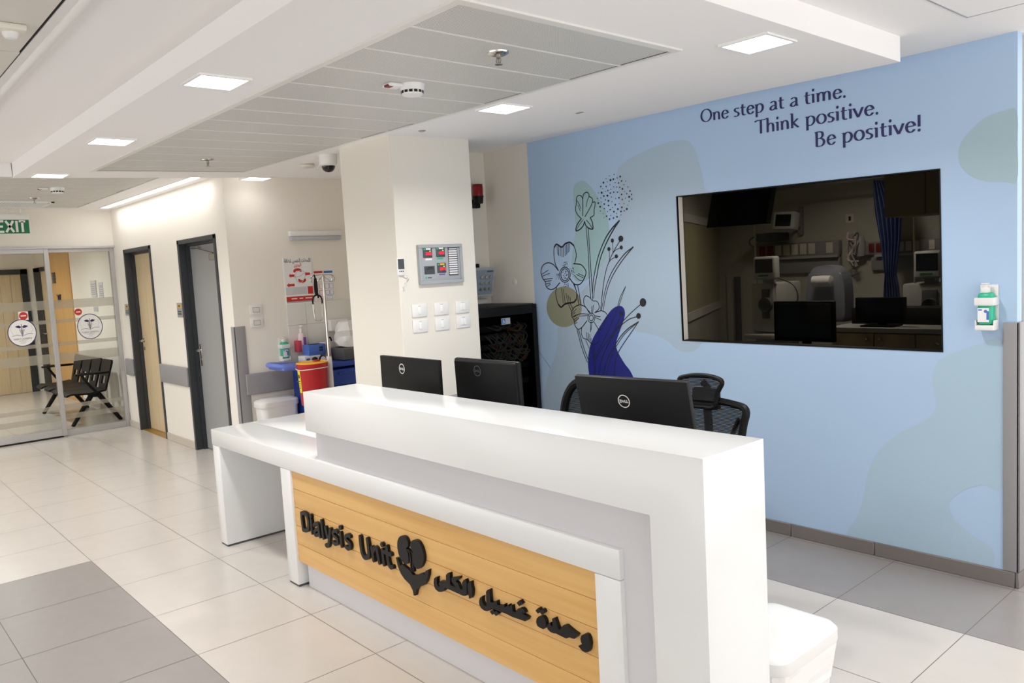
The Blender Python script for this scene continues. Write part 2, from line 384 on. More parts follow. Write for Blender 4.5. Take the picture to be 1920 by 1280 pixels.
# ceilings
c = MB(); c.box(-17.6, -6.9, -4.2, 4.6, 2.722, 2.80); struct('ceiling_far', c, 'ceil', smooth=0)
c = MB(); c.box(-6.9, 3.0, -4.2, 4.6, 2.702, 2.80); struct('ceiling_near', c, 'ceil', smooth=0)
c = MB(); c.box(-6.95, -6.899, -4.2, 1.24, 2.603, 2.73); struct('ceiling_bulkhead', c, 'ceil', smooth=0)
SX0, SX1, SY0, SY1 = -6.95, -1.635, 1.245, 3.95
c = MB(); NX, NY = 16, 10
c.grid(lambda a, b: (SX0 + (SX1 - SX0) * a, SY0 + (SY1 - SY0) * b, zsof(SX0 + (SX1 - SX0) * a, SY0 + (SY1 - SY0) * b)), NX, NY)
for (xa, ya, xb, yb) in ((SX0, SY0, SX1, SY0), (SX1, SY0, SX1, SY1), (SX1, SY1, SX0, SY1), (SX0, SY1, SX0, SY0)):
    c.grid(lambda a, b: (xa + (xb - xa) * a, ya + (yb - ya) * a, zsof(xa + (xb - xa) * a, ya + (yb - ya) * a) * (1 - b) + 2.725 * b), 16, 1)
struct('ceiling_soffit', c, 'ceil', smooth=20)
w = MB(); w.box(-10.8, 3.0, -4.35, -4.2, 1.7, 2.76); struct('front_light_blocker', w, 'cream', smooth=0)  # unseen beam added to hold fill light off the soffit front, open below
w = MB(); w.box(3.0, 3.15, -4.2, 4.6, 1.9, 2.76); struct('side_light_blocker', w, 'cream', smooth=0)  # unseen beam added to cut the fill light from the right
# skirtings
s = MB()
for x0, x1 in ((XG, D1[0]), (D1[1], D2[0]), (D2[1], XC + 0.012)): s.box(x0, x1, DWY - 0.012, DWY, 0, 0.085, 0.003, 1)
struct('baseboard_left', s, 'skirt_light')
s = MB(); s.box(XC, XC + 0.012, DWY, YB, 0, 0.085, 0.003, 1); struct('baseboard_alcove', s, 'skirt_light')
s = MB(); sx = [-5.2, -4.36, -3.74, -3.115, -2.49, -1.98, -1.28]
for x0, x1 in zip(sx, sx[1:]): s.box(x0 + 0.0015, x1 - 0.0015, YB - 0.014, YB, 0, 0.078, 0.003, 1)
struct('baseboard_back', s, 'skirt_dark')
s = MB(); s.box(XBR, XBR + 0.014, YB - 0.014, 7.6, 0, 0.078, 0.003, 1); struct('baseboard_return', s, 'skirt_dark')
# ------------------------------------------------------------------ doors in the left wall
def door(n, d, top, kind):
    x0, x1 = d; fr = MB(); t = 0.045; y0 = DWY - 0.012; y1 = DWY + 0.15
    fr.box(x0, x0 + t, y0, y1, 0, top, 0.003, 1); fr.box(x1 - t, x1, y0, y1, 0, top, 0.003, 1); fr.box(x0, x1, y0, y1, top - t, top, 0.003, 1)
    fr.box(x0 + t, x0 + t + 0.02, DWY + 0.06, y1, 0, top - t); fr.box(x1 - t - 0.02, x1 - t, DWY + 0.06, y1, 0, top - t); fr.box(x0 + t, x1 - t, DWY + 0.06, y1, top - t - 0.02, top - t)
    root = struct('door_%d' % n, fr, 'frame_dark')
    a, b = x0 + t + 0.02, x1 - t - 0.02; ys = DWY + 0.098
    sl = MB()
    if kind == 'beige':
        sl.use('door_beige'); e = [a, a + 0.22, a + 0.36, a + 0.44, b]
        for u, v in zip(e, e[1:]): sl.box(u + 0.0015, v - 0.0015, ys, ys + 0.04, 0.012, top - t - 0.022, 0.002, 1)
    else: sl.use('door_grey').box(a, b, ys, ys + 0.04, 0.008, top - t - 0.022, 0.002, 1)
    slab = build('door_leaf', sl, parent=root)
    h = MB(); hx = a + 0.065; hz = 1.105 if kind == 'beige' else 1.06
    h.lathe([(0.026, 0), (0.026, -0.008), (0.02, -0.01)], c=(hx, ys, hz), seg=18, ax='y') if kind == 'beige' else h.box(hx - 0.02, hx + 0.02, ys - 0.008, ys, hz - 0.17, hz + 0.06, 0.003); h.lathe([(0.022, 0), (0.022, -0.007), (0.008, -0.012)], c=(hx, ys, hz - 0.1), seg=16, ax='y')
    h.tube([(hx, ys, hz), (hx, ys - 0.062, hz), (hx + 0.02, ys - 0.07, hz), (hx + 0.13, ys - 0.068, hz)], 0.0115)
    build('door_handle', h, 'chrome', slab)
    if kind == 'beige':
        k = MB(); k.box(a, b, DWY, ys + 0.02, 0.0, 0.008); build('threshold', k, 'threshold', root)
    else:
        k = MB(); k.box(b - 0.26, b - 0.04, ys - 0.06, ys, top - 0.235, top - 0.175, 0.008); k.box(b - 0.22, b - 0.1, ys - 0.062, ys - 0.058, top - 0.22, top - 0.19)
        k.tube([(b - 0.16, ys - 0.05, top - 0.17), (a + 0.45, ys - 0.085, top - 0.12), (a + 0.12, ys - 0.03, top - 0.095)], 0.009, 6); k.box(a + 0.08, a + 0.3, ys - 0.03, ys, top - 0.10, top - 0.085)
        build('door_closer', k, 'steel', slab)
    return root
door(1, D1, 2.212, 'beige'); door(2, D2, 2.206, 'grey')
# ------------------------------------------------------------------ glass front of the corridor: sliding leaf and fixed pane
def ring(mb, x, th, y0, y1, z0, z1, l, r, b, t):
    mb.box(x, x + th, y0, y0 + l, z0, z1, 0.002, 1); mb.box(x, x + th, y1 - r, y1, z0, z1, 0.002, 1)
    mb.box(x, x + th, y0 + l, y1 - r, z0, z0 + b, 0.002, 1); mb.box(x, x + th, y0 + l, y1 - r, z1 - t, z1, 0.002, 1)
def pane(x, y0, y1, z0, z1, root, bands):
    g = MB(); g.box(x - 0.004, x + 0.004, y0, y1, z0, z1); gl = build('glass', g, 'glass', root, smooth=0)
    for za, zb in bands:
        q = MB(); q.poly([(x + 0.0055, y0, za), (x + 0.0055, y1, za), (x + 0.0055, y1, zb), (x + 0.0055, y0, zb)]); build('frosted_band', q, 'frost', gl, smooth=0)
def emblem(root, x, y, z, ry, rz):
    F = FX(x, y, z); q = MB(F)
    el = lambda k, n=40: [(ry * k * math.cos(2 * math.pi * i / n), rz * k * math.sin(2 * math.pi * i / n)) for i in range(n)]
    q.use('ink_navy').prism(el(1.0), 0, 0.0008); q.use('paper').prism(el(0.94), 0.0008, 0.0014)
    S = lambda m, pts, w: q.use(m).stroke([(a * ry, b * rz) for a, b in pts], w, 0.0014, 0.0018, 3)
    S('paper_line', [(-0.62, -0.12), (-0.78, 0.25), (-0.66, 0.55)], 0.003); S('paper_line', [(0.62, -0.05), (0.75, 0.2), (0.64, 0.52)], 0.003)
    S('ink_navy', cat_rom([(-0.72, -0.22), (-0.4, -0.14), (-0.1, -0.2), (0, -0.24), (0.12, -0.18), (0.4, -0.1), (0.72, -0.12)], 4), 0.004)
    S('instr_dark', [(0, 0.62), (0, -0.2)], 0.006)
    for sgn in (-1, 1):
        q.use('ink_navy').prism([(sgn * 0.02 * ry, 0.44 * rz), (sgn * 0.2 * ry, 0.56 * rz), (sgn * 0.46 * ry, 0.48 * rz), (sgn * 0.3 * ry, 0.38 * rz), (sgn * 0.12 * ry, 0.34 * rz)], 0.0014, 0.0018)
    for i in range(4):
        r = 0.17 - 0.035 * i; zc = 0.22 - 0.1 * i
        S('ink_navy', [(r * math.cos(t), zc + 0.07 * math.sin(t)) for t in [math.pi * 2 * k / 12 for k in range(13)]], 0.0035)
    q.use('instr_dark').text('SAINT JOSEPH', 0.030, 0, -0.50 * rz, 0.0014, 0.0, align='CENTER'); q.use('plate_gold').text('HOSPITAL', 0.018, 0, -0.64 * rz, 0.0014, 0.0, align='CENTER')
    S('paper_line', [(-0.16, -0.74), (0.16, -0.74)], 0.006)
    e = build('round_emblem', q, parent=root, smooth=0); return e
def no_entry(root, x, y, z, s, square):
    q = MB(FX(x, y, z)); d = lambda r, n=28: [(r * math.cos(2 * math.pi * i / n), r * math.sin(2 * math.pi * i / n)) for i in range(n)]
    if square: q.use('paper').prism([(-s, -s), (s, -s), (s, s), (-s, s)], 0, 0.0006)
    q.use('print_red').prism(d(s * 0.9), 0.0006, 0.001); q.use('paper').prism([(-s * 0.55, -s * 0.14), (s * 0.55, -s * 0.14), (s * 0.55, s * 0.14), (-s * 0.55, s * 0.14)], 0.001, 0.0014)
    build('no_entry_sticker', q, parent=root, smooth=0)
BANDS = [(Px(0, a, XG).z, Px(0, b, XG).z) for a, b in ((586, 568), (612, 605.5), (657, 650), (688, 670), (779, 772), (798, 788))]
BANDS = [(1.545, 1.652), (1.375, 1.42), (1.10, 1.145), (0.90, 1.015), (0.335, 0.385), (0.20, 0.265)]
fr = MB(); ring(fr, XG - 0.08, 0.06, 2.185, DWY - 0.002, 0.0, 2.27, 0.045, 0.05, 0.075, 0.05)
fx = struct('window_2', fr, 'alu'); pane(XG - 0.05, 2.23, DWY - 0.052, 0.075, 2.22, fx, BANDS)
emblem(fx, XG - 0.038, 2.605, 1.305, 0.143, 0.158); no_entry(fx, XG - 0.038, 2.49, 1.492, 0.046, False)
fr = MB(); ring(fr, XG - 0.012, 0.045, 0.6, 2.222, 0.02, 2.262, 0.06, 0.052, 0.085, 0.05)
fr.use('void').box(XG - 0.02, XG + 0.03, 0.6, 2.18, 0.0, 0.012); fr.use('alu')
fr.mats = ['alu', 'void']; 
for q in fr.bm.faces: q.material_index = 1 if max(v.co.z for v in q.verts) < 0.015 else 0
sd = struct('door_3', fr); pane(XG + 0.01, 0.66, 2.17, 0.105, 2.212, sd, BANDS)
emblem(sd, XG + 0.022, 1.865, 1.295, 0.148, 0.16); no_entry(sd, XG + 0.022, 1.895, 1.492, 0.05, True)
fr = MB(); fr.box(XG - 0.09, XG + 0.04, 0.5, DWY - 0.002, 2.263, 2.285); struct('trim_1', fr, 'alu', smooth=0)
# ------------------------------------------------------------------ corridor beyond the glass
YR, XE = 3.13, -16.45
w = MB(); w.box(-17.6, XG, YR, YR + 0.1, 0, 2.76); struct('wall_corridor_right', w, 'cream', smooth=0)
w = MB(); w.box(XE - 0.1, XE, -1.0, YR, 0, 2.76); struct('wall_corridor_end', w, 'cream', smooth=0)
w = MB(); w.box(-17.6, XG - 0.2, 0.30, 0.40, 0, 2.76); struct('wall_corridor_left', w, 'cream', smooth=0)
s = MB(); s.box(XE, XG - 0.05, YR - 0.012, YR, 0, 0.085); struct('baseboard_corridor', s, 'skirt_light')
xs_, xe_ = Py(147, 655, YR).x, -15.3
p = MB(); p.box(xe_, xs_, YR - 0.02, YR, 0.0, 2.72); 
struct('trim_2', p, 'wood_orange')
def far_door_end():
    a, b = 2.05, 3.02; top = Px(30, 505, XE).z
    fr = MB(); fr.box(XE, XE + 0.03, a, a + 0.09, 0, top); fr.box(XE, XE + 0.03, b - 0.11, b, 0, top); fr.box(XE, XE + 0.03, a, b, top - 0.09, top)
    r = struct('door_4', fr, 'frame_dark'); sl = MB(); e = [a + 0.09, a + 0.3, Px(8, 610, XE).y, Px(28, 610, XE).y, b - 0.11]
    for u, v in zip(e, e[1:]): sl.box(XE + 0.002, XE + 0.014, u + 0.004, v - 0.004, 0.01, top - 0.09)
    build('door_leaf', sl, 'door_beige', r)
far_door_end()
def far_door_side():
    a, b = -16.36, -15.32; top = Py(66, 503, YR).z
    fr = MB(); y0, y1 = YR - 0.03, YR + 0.001
    fr.box(a, a + 0.5, y0, y1, 0, top); fr.box(b - 0.05, b, y0, y1, 0, top); fr.box(a, b, y0, y1, top - 0.07, top)
    r = struct('door_5', fr, 'frame_dark'); sl = MB(); sl.box(a + 0.5, b - 0.05, YR - 0.014, YR, 0.01, top - 0.07); s_ = build('door_leaf', sl, 'door_beige', r)
    h = MB(); h.tube([(a + 0.56, YR - 0.014, 1.05), (a + 0.56, YR - 0.06, 1.05), (a + 0.44, YR - 0.06, 1.05)], 0.01, 6); build('door_handle', h, 'chrome', s_)
far_door_side()
# ------------------------------------------------------------------ observation window and the shell of the room behind
C4 = [Py(1268.1, 367.8, YB), Py(1763.2, 315.7, YB), Py(1768.7, 660, YB), Py(1279.9, 638.7, YB)]
fr = MB(FY(0, YB, 0)); O = [(p.x, p.z) for p in C4]; I = [(O[0][0] + 0.007, O[0][1] - 0.006), (O[1][0] - 0.006, O[1][1] - 0.006), (O[2][0] - 0.006, O[2][1] + 0.007), (O[3][0] + 0.007, O[3][1] + 0.007)]
for i in range(4):
    j = (i + 1) % 4; fr.prism([O[i], O[j], I[j], I[i]], -0.06 if i < 3 else -0.008, 0.004)
wn = struct('window_1', fr, 'plastic_black', smooth=0)
g = MB(FY(0, YB, 0)); g.prism(I, -0.062, -0.055); build('window_glass', g, 'tint', wn, smooth=0)
g = MB(FY(0, YB, 0)); g.prism([O[3], I[3], I[0], O[0]], -0.054, -0.009); build('side_reveal', g, 'cream', wn, smooth=0)
YF = 7.3
w = MB(); w.box(-6.2, XBR - 0.115, YF, YF + 0.1, 0, 2.76); struct('wall_treatment_far', w, 'beige_face', smooth=0)
PA, PB = Vector((-3.62, 4.62)), Vector((-4.93, 7.3))
w = MB(); dn = (PB - PA).normalized(); nn = Vector((dn.y, -dn.x))
w.poly([(PA.x, PA.y, 0), (PB.x, PB.y, 0), (PB.x, PB.y, 2.7), (PA.x, PA.y, 2.7)]); q = nn * -0.08
w.poly([(PA.x + q.x, PA.y + q.y, 0), (PB.x + q.x, PB.y + q.y, 0), (PB.x + q.x, PB.y + q.y, 2.7), (PA.x + q.x, PA.y + q.y, 2.7)])
struct('wall_treatment_left', w, 'beige_face', smooth=0)
w = MB(); w.box(-3.9, -3.51, YB + 0.116, PA.y + 0.1, 0, 2.7); struct('wall_treatment_jamb', w, 'beige_face', smooth=0)
c = MB(); c.box(-6.2, XBR - 0.115, YB + 0.115, YF + 0.1, 2.62, 2.76); struct('ceiling_treatment', c, 'ceil', smooth=0)
# ================================================================== CEILING THINGS
ML = {}
def soffit_rect(mb, x0, x1, y0, y1, d0, d1, nx=1, ny=1):
    """a slab hung d0..d1 below the dropped ceiling, following it"""
    P = lambda a, b, d: (x0 + (x1 - x0) * a, y0 + (y1 - y0) * b, zsof(x0 + (x1 - x0) * a, y0 + (y1 - y0) * b) - d)
    mb.grid(lambda a, b: P(a, b, d1), nx, ny)
    for s in ((0, 0, 1, 0), (1, 0, 1, 1), (1, 1, 0, 1), (0, 1, 0, 0)):
        mb.grid(lambda a, b: P(s[0] + (s[2] - s[0]) * a, s[1] + (s[3] - s[1]) * a, d0 + (d1 - d0) * b), max(nx, ny), 1)
CX0, CX1, CY0, CY1 = Ps(180, 320).x, Ps(1278, 88).x - 0.02, Ps(500, 163).y, Ps(870, 207).y
SEAMS = [CX0 + (CX1 - CX0) * i / 14 for i in range(15)]
t = MB(); tw = 0.035
soffit_rect(t, CX0, CX1, CY0, CY0 + tw, 0.0, 0.008, 14, 1); soffit_rect(t, CX0, CX1, CY1 - tw * 0.6, CY1, 0.0, 0.006, 14, 1)
soffit_rect(t, CX0, CX0 + tw * 0.7, CY0 + tw, CY1 - tw * 0.6, 0.0, 0.006, 1, 8); soffit_rect(t, CX1 - tw, CX1, CY0 + tw, CY1 - tw * 0.6, 0.0, 0.008, 1, 8)
mc = tag(struct('metal_ceiling', t, 'seam'), 'long perforated metal plank ceiling set in the dropped ceiling over the desk', 'ceiling panel', kind='structure')
v = MB(); soffit_rect(v, CX0 + tw * 0.7, CX1 - tw, CY0 + tw, CY1 - tw * 0.6, 0.0, 0.001, 14, 6); build('void_backing', v, 'void', mc)
gaps = [0.006, 0.004, 0.012, 0.012, 0.010, 0.003, 0.016, 0.014, 0.003, 0.004, 0.016, 0.004, 0.018, 0.020, 0.010]
for i in range(14):
    p = MB(); a, b = max(SEAMS[i], CX0 + tw * 0.7 + (0.03 if i == 0 else 0)), min(SEAMS[i + 1], CX1 - tw)
    p.use('metal_ceil'); soffit_rect(p, a + 0.001, b - 0.011, CY0 + tw, CY1 - tw * 0.6 - gaps[i % 15], 0.001, 0.004, 1, 6)
    p.use('seam'); soffit_rect(p, b - 0.010, b - 0.001, CY0 + tw, CY1 - tw * 0.6 - 0.003, 0.001, 0.006, 1, 6)
    build('metal_plank', p, parent=mc)
def square_lamp(cx, cy, z, s, label, watt):
    t = thing('recessed_downlight', label, 'ceiling light', (cx, cy, z), 0, 'square recessed downlights')
    h = s / 2; fr = MB()
    for x0, x1, y0, y1 in ((-h - .012, h + .012, -h - .012, -h), (-h - .012, h + .012, h, h + .012), (-h - .012, -h, -h, h), (h, h + .012, -h, h)):
        fr.box(cx + x0, cx + x1, cy + y0, cy + y1, z - 0.009, z + 0.02)
    build('frame', fr, 'white_paint', t); d = MB(); d.box(cx - h, cx + h, cy - h, cy + h, z - 0.006, z + 0.012); build('diffuser', d, 'lampglow', t, smooth=0)
    arealight('lamp_light', (cx, cy, z - 0.010), s * 0.9, s * 0.9, watt, t)
for (u, v), lb in (((405, 152), 'square lit downlight left of the long metal ceiling, nearest of that row'), ((208, 264), 'square lit downlight left of the long metal ceiling, middle of that row'), ((93, 328), 'square lit downlight farthest left, just above the exit sign'),
                   ((945, 202), 'square lit downlight between the smoke detector and the blue wall'), ((480, 334), 'square lit downlight above the hand hygiene poster alcove'), ((1420, 80), 'square lit downlight above the slogan, nearest the soffit end')):
    p = Ps(u, v); square_lamp(p.x, p.y, p.z, 0.205, lb, LAMP * (0.03 if u == 480 else 1.0))
for i, (x, y) in enumerate(((-5.2, 0.2), (-3.2, 0.2), (-1.2, 0.2), (0.6, 0.6), (0.4, 2.6), (-0.4, -1.6), (-3.2, -1.8), (-5.2, -1.8), (-8.3, 0.9), (-9.8, 0.4))):  # fill lamps added out of view, built like the downlights
    square_lamp(x, y, 2.722 if x < -6.9 else 2.702, 0.205, 'added square fill downlight in the open hall ceiling, out of view', LAMP * (0.6 if x > -1 else 1.2))
for x in (-12.4, -14.6): square_lamp(x, 1.7, 2.722, 0.205, 'added square downlight, unseen, lighting the corridor behind the glass doors', LAMP * 1.7)  # unseen lamps added to light the corridor
# linear light by the left wall
a, b = Pz(195, 390, 2.722), Pz(345, 338.5, 2.722); ll = thing('linear_light', 'long narrow lit strip light beside the left door wall', 'ceiling light', ((a.x + b.x) / 2, a.y, 2.722))
x0, x1, yc = a.x, b.x + 0.25, (a.y + b.y) / 2; hw = 0.045
fr = MB(); fr.box(x0 - .01, x1 + .01, yc - hw - .008, yc - hw, 2.716, 2.73); fr.box(x0 - .01, x1 + .01, yc + hw, yc + hw + .008, 2.716, 2.73); build('frame', fr, 'white_paint', ll)
d = MB(); d.box(x0, x1, yc - hw, yc + hw, 2.72, 2.73); build('diffuser', d, 'lampglow', ll, smooth=0); arealight('lamp_light', ((x0 + x1) / 2, yc, 2.712), x1 - x0, 0.08, 6, ll, spread=180)
def sprinkler(u, v, zf, label, s=1.0):
    p = zf(u, v); t = thing('sprinkler_head', label, 'sprinkler', p, 0, 'chrome ceiling sprinklers'); m = MB(Matrix.Translation(p) @ Matrix.Scale(s, 4))
    m.lathe([(0.001, -0.012), (0.03, -0.012), (0.043, -0.006), (0.045, 0.0)], seg=24); build('escutcheon', m, 'chrome', t)
    m = MB(Matrix.Translation(p) @ Matrix.Scale(s, 4)); m.lathe([(0.010, -0.01), (0.010, -0.024), (0.006, -0.026)], seg=12)
    for sg in (-1, 1): m.tube([(sg * 0.009, 0, -0.022), (sg * 0.015, 0, -0.034), (sg * 0.005, 0, -0.046)], 0.0025, 6)
    m.lathe([(0.003, -0.026), (0.003, -0.044)], seg=8); m.lathe([(0.016, -0.050), (0.016, -0.047), (0.004, -0.044)], seg=16); build('nozzle', m, 'steel', t)
FARZ = lambda u, v: Pz(u, v, 2.716); SOF = lambda u, v: Ps(u, v) - Vector((0, 0, 0.004))
sprinkler(934, 96, SOF, 'chrome sprinkler head in the perforated planks near the soffit light'); sprinkler(389, 298, SOF, 'chrome sprinkler head at the far end of the long metal ceiling'); sprinkler(64, 371, FARZ, 'chrome sprinkler head in the far metal ceiling above the exit sign', 1.1)
def detector(u, v, zf, label, s=1.0):
    p = zf(u, v); t = thing('smoke_detector', label, 'smoke detector', p, 0, 'white smoke detectors'); T = Matrix.Translation(p) @ Matrix.Scale(s, 4)
    m = MB(T); m.lathe([(0.044, -0.05), (0.05, -0.046), (0.052, -0.028), (0.056, -0.022), (0.057, -0.008), (0.06, 0.0)], seg=32); m.lathe([(0.001, -0.052), (0.03, -0.052), (0.044, -0.05)], seg=32); build('housing', m, 'white', t)
    m = MB(T)
    for k in range(14):
        a0 = 2 * math.pi * k / 14; a1 = a0 + 2 * math.pi * 0.72 / 14
        m.poly([(0.0526 * math.cos(a), 0.0526 * math.sin(a), z) for a, z in ((a0, -0.030), (a1, -0.030), (a1, -0.042), (a0, -0.042))])
    build('vent_slots', m, 'void', t)
detector(772, 157, SOF, 'white round smoke detector in the middle of the long metal ceiling'); detector(107, 352, FARZ, 'white round smoke detector in the far metal ceiling', 1.05)
def indicator(u, v, zf, label):
    p = zf(u, v); t = thing('call_indicator', label, 'indicator lamp', p, 0, 'small white ceiling indicators'); m = MB(FD(*p)); m.box(-0.035, 0.035, -0.04, 0.04, 0, 0.018, 0.008, 3); build('housing', m, 'white', t)
    m = MB(FD(*p)); m.box(-0.018, 0.022, 0.01, 0.0405, 0.006, 0.0195, 0.004); build('red_lens', m, 'socket_red', t)
indicator(737, 155, SOF, 'small white indicator with red lens beside the smoke detector over the desk'); indicator(80, 352, FARZ, 'small white indicator beside the far smoke detector')
p = Ps(574, 308); t = thing('ceiling_sounder', 'flat white round disc on the soffit beside the dome camera', 'ceiling disc', p); m = MB(FD(*p)); m.lathe([(0.062, 0.0), (0.062, 0.006)], seg=28); m.use('offwhite').lathe([(0.001, 0.026), (0.062, 0.026), (0.07, 0.02), (0.07, 0.010), (0.06, 0.006)], seg=28); build('disc', m, parent=t, m='offwhite')
p = Ps(614, 290); T = FD(*p); t = thing('dome_camera', 'white dome security camera on the soffit beside the column', 'security camera', p)
m = MB(T); m.lathe([(0.068, 0.0), (0.068, 0.048), (0.066, 0.052), (0.064, 0.075), (0.052, 0.084)], seg=32); build('housing', m, 'white', t)
m = MB(T); m.lathe([(0.050, 0.084), (0.048, 0.096), (0.040, 0.112), (0.026, 0.124), (0.0001, 0.129)], seg=28); build('dome', m, 'lens', t)
m = MB(T @ Matrix.Rotation(math.radians(118), 4, 'Z')); m.box(0.0675, 0.0684, -0.02, 0.014, 0.022, 0.029); build('logo', m, 'print_red', t)
m = MB(); q = Ps(590, 312); m.tube(cat_rom([(p.x - 0.05, p.y, p.z - 0.004), (q.x + 0.05, q.y, q.z - 0.02), (q.x, q.y, q.z - 0.006)], 4), 0.004, 6); build('cord', m, 'white', t)
p = Ps(791, 245); m = MB(FD(*p)); m.lathe([(0.001, 0.006), (0.018, 0.006), (0.026, 0.0)], seg=20); tag(build('ceiling_button', m, 'steel'), 'tiny metal disc in the soffit in front of the column', 'ceiling disc')
p = Ps(1087, 211); m = MB(FD(*p)); m.box(-0.025, 0.025, -0.01, 0.01, 0, 0.003); tag(build('ceiling_slot', m, 'steel'), 'tiny grey slot plate in the soffit before the blue wall', 'ceiling plate')
# far metal ceiling
a = Pz(150, 388.8, 2.722); FX0, FX1, FY0, FY1 = a.x, -6.96, -3.6, Pz(200, 370, 2.722).y
FY1 = (Pz(150, 388.8, 2.722).y + Pz(280, 338.5, 2.722).y) / 2
t = MB(); t.box(FX0, FX1, FY1 - 0.02, FY1, 2.714, 2.73); t.box(FX0, FX0 + 0.02, FY0, FY1 - 0.02, 2.714, 2.73); fm = tag(struct('metal_ceiling', t, 'seam'), 'perforated metal plank ceiling before the glass doors', 'ceiling panel', kind='structure')
v = MB(); v.box(FX0 + 0.02, FX1, FY0, FY1 - 0.02, 2.7205, 2.7215); build('void_backing', v, 'void', fm)
n = int((FX1 - FX0) / 0.305)
for i in range(n):
    p = MB(); a_ = FX0 + 0.03 + (FX1 - FX0 - 0.03) * i / n; b_ = FX0 + 0.03 + (FX1 - FX0 - 0.03) * (i + 1) / n; p.use('metal_ceil').box(a_ + 0.001, b_ - 0.011, FY0, FY1 - 0.024 - (0.012 if i % 4 == 1 else 0.004), 2.716, 2.72); p.use('seam').box(b_ - 0.011, b_ - 0.001, FY0, FY1 - 0.022, 2.7145, 2.72); build('metal_plank', p, parent=fm)
# linear grille before the exit sign
g = thing('air_grille', 'white linear air grille with slanted slots in the far metal ceiling', 'air vent', Pz(40, 383, 2.714)); a = Pz(95, 381.5, 2.714); x0, x1 = Pz(60, 387.5, 2.714).x - 0.0, Pz(60, 378, 2.714).x
m = MB(); y0, y1 = 0.9, a.y
m.box(x0, x1, y1 - 0.03, y1, 2.704, 2.716); m.box(x0, x0 + 0.03, y0, y1, 2.704, 2.716); m.box(x1 - 0.03, x1, y0, y1, 2.704, 2.716); m.box(x0, x1, y0, y0 + 0.03, 2.704, 2.716); build('frame', m, 'white', g)
m = MB(); m.box(x0 + .03, x1 - .03, y0 + .03, y1 - .03, 2.7125, 2.7135); build('backing', m, 'void', g)
for i in range(44):
    y = y0 + 0.04 + (y1 - y0 - 0.08) * i / 43; m = MB(); m.poly([(x0 + .03, y, 2.712), (x1 - .03, y + 0.008, 2.712), (x1 - .03, y + 0.017, 2.705), (x0 + .03, y + 0.009, 2.705)]); build('slat', m, 'white', g, smooth=0)
# metal ceiling at the near left, with its rounded edge and motion sensor
yA = Pz(60, 110, 2.70).y; t = MB(); t.tube([(-6.89, yA, 2.700), (1.5, yA, 2.700)], 0.022, 12); t.box(-6.89, 1.5, yA - 0.055, yA - 0.012, 2.694, 2.705); nm = tag(struct('metal_ceiling', t, 'white'), 'plain metal tile ceiling with rounded white edge at the near left', 'ceiling panel', kind='structure')
xe = [Pz(52, 97, 2.70).x + k * 0.9 for k in range(-4, 6)]
v = MB(); v.box(-6.89, 1.5, -3.6, yA - 0.05, 2.698, 2.701); build('void_backing', v, 'void', nm)
for i, (a_, b_) in enumerate(zip(xe, xe[1:])):
    p = MB(); p.box(a_ + 0.0025, b_ - 0.0025, -3.6, yA - 0.062 - (0.0 if i % 2 else 0.006), 2.692, 2.698); build('metal_plank', p, 'metal_plain', nm)
p = Pz(18, 50, 2.692); t = thing('motion_sensor', 'ivory square motion sensor in the near left metal ceiling', 'motion sensor', p); m = MB(FD(*p)); m.box(-0.055, 0.055, -0.045, 0.045, 0, 0.022, 0.006); build('housing', m, 'offwhite', t)
m = MB(FD(*p)); m.lathe([(0.001, 0.045), (0.018, 0.042), (0.026, 0.032), (0.028, 0.02)], seg=16); build('lens', m, 'white', t)
# access hatch at the upper right
p = Pz(1815, 30, 2.702); m = MB(); x0, y0 = p.x, p.y
hp = MB(); hp.box(x0, x0 + 1.2, y0 - 1.2, y0, 2.697, 2.703); ha = thing('access_hatch', 'flush white access panel in the upper right ceiling', 'access panel', (x0, y0, 2.697)); build('panel', hp, 'ceil', ha)
hp = MB(); hp.box(x0 - 0.008, x0 + 1.2, y0, y0 + 0.008, 2.696, 2.703); hp.box(x0 - 0.008, x0, y0 - 1.2, y0, 2.696, 2.703); build('frame', hp, 'panel_grey', ha)
# exit sign
xs = -10.56; a, b = Px(53, 400, xs), Px(54, 437, xs); zt, zm, zb = Px(40, 401.5, xs).z, Px(40, 412, xs).z, Px(40, 437.5, xs).z; y1 = a.y; y0 = y1 - 0.40
e = thing('exit_sign', 'green EXIT sign under a white lamp box hung from the far ceiling', 'exit sign', (xs, y1 - 0.2, zb))
m = MB(); m.box(xs - 0.03, xs + 0.03, y0, y1, zm, zt, 0.004); build('lamp_box', m, 'white', e)
m = MB(); m.box(xs - 0.004, xs + 0.004, y0 + 0.005, y1 - 0.005, zb, zm); pl = build('green_plate', m, 'exit_green', e)
m = MB(FX(xs + 0.0045, y0, 0)); hgt = zm - zb
def glyph(st, x0, w): 
    for pts in st: m.stroke([(x0 + q[0] * w, zb + hgt * (0.1 + 0.82 * q[1])) for q in pts], 0.024, 0, 0.0006, 0)
yT = y1 - y0
glyph([[(0, 0), (0, 1)], [(0, 0.96), (1, 0.96)], [(0, 0.5), (0.85, 0.5)], [(0, 0.04), (1, 0.04)]], yT - 0.315, 0.06); glyph([[(0, 0), (1, 1)], [(0, 1), (1, 0)]], yT - 0.235, 0.075); glyph([[(0, 0), (0, 1)]], yT - 0.128, 0.05); glyph([[(0.5, 0), (0.5, 0.96)], [(0, 0.96), (1, 0.96)]], yT - 0.105, 0.065)
build('lettering', m, 'paper', pl, smooth=0)
for dy in (0.075, 0.20):
    m = MB(); m.lathe([(0.016, zt), (0.008, zt + 0.04), (0.006, 2.722)], c=(xs, y1 - dy, 0), seg=12); build('hanger', m, 'white', e)
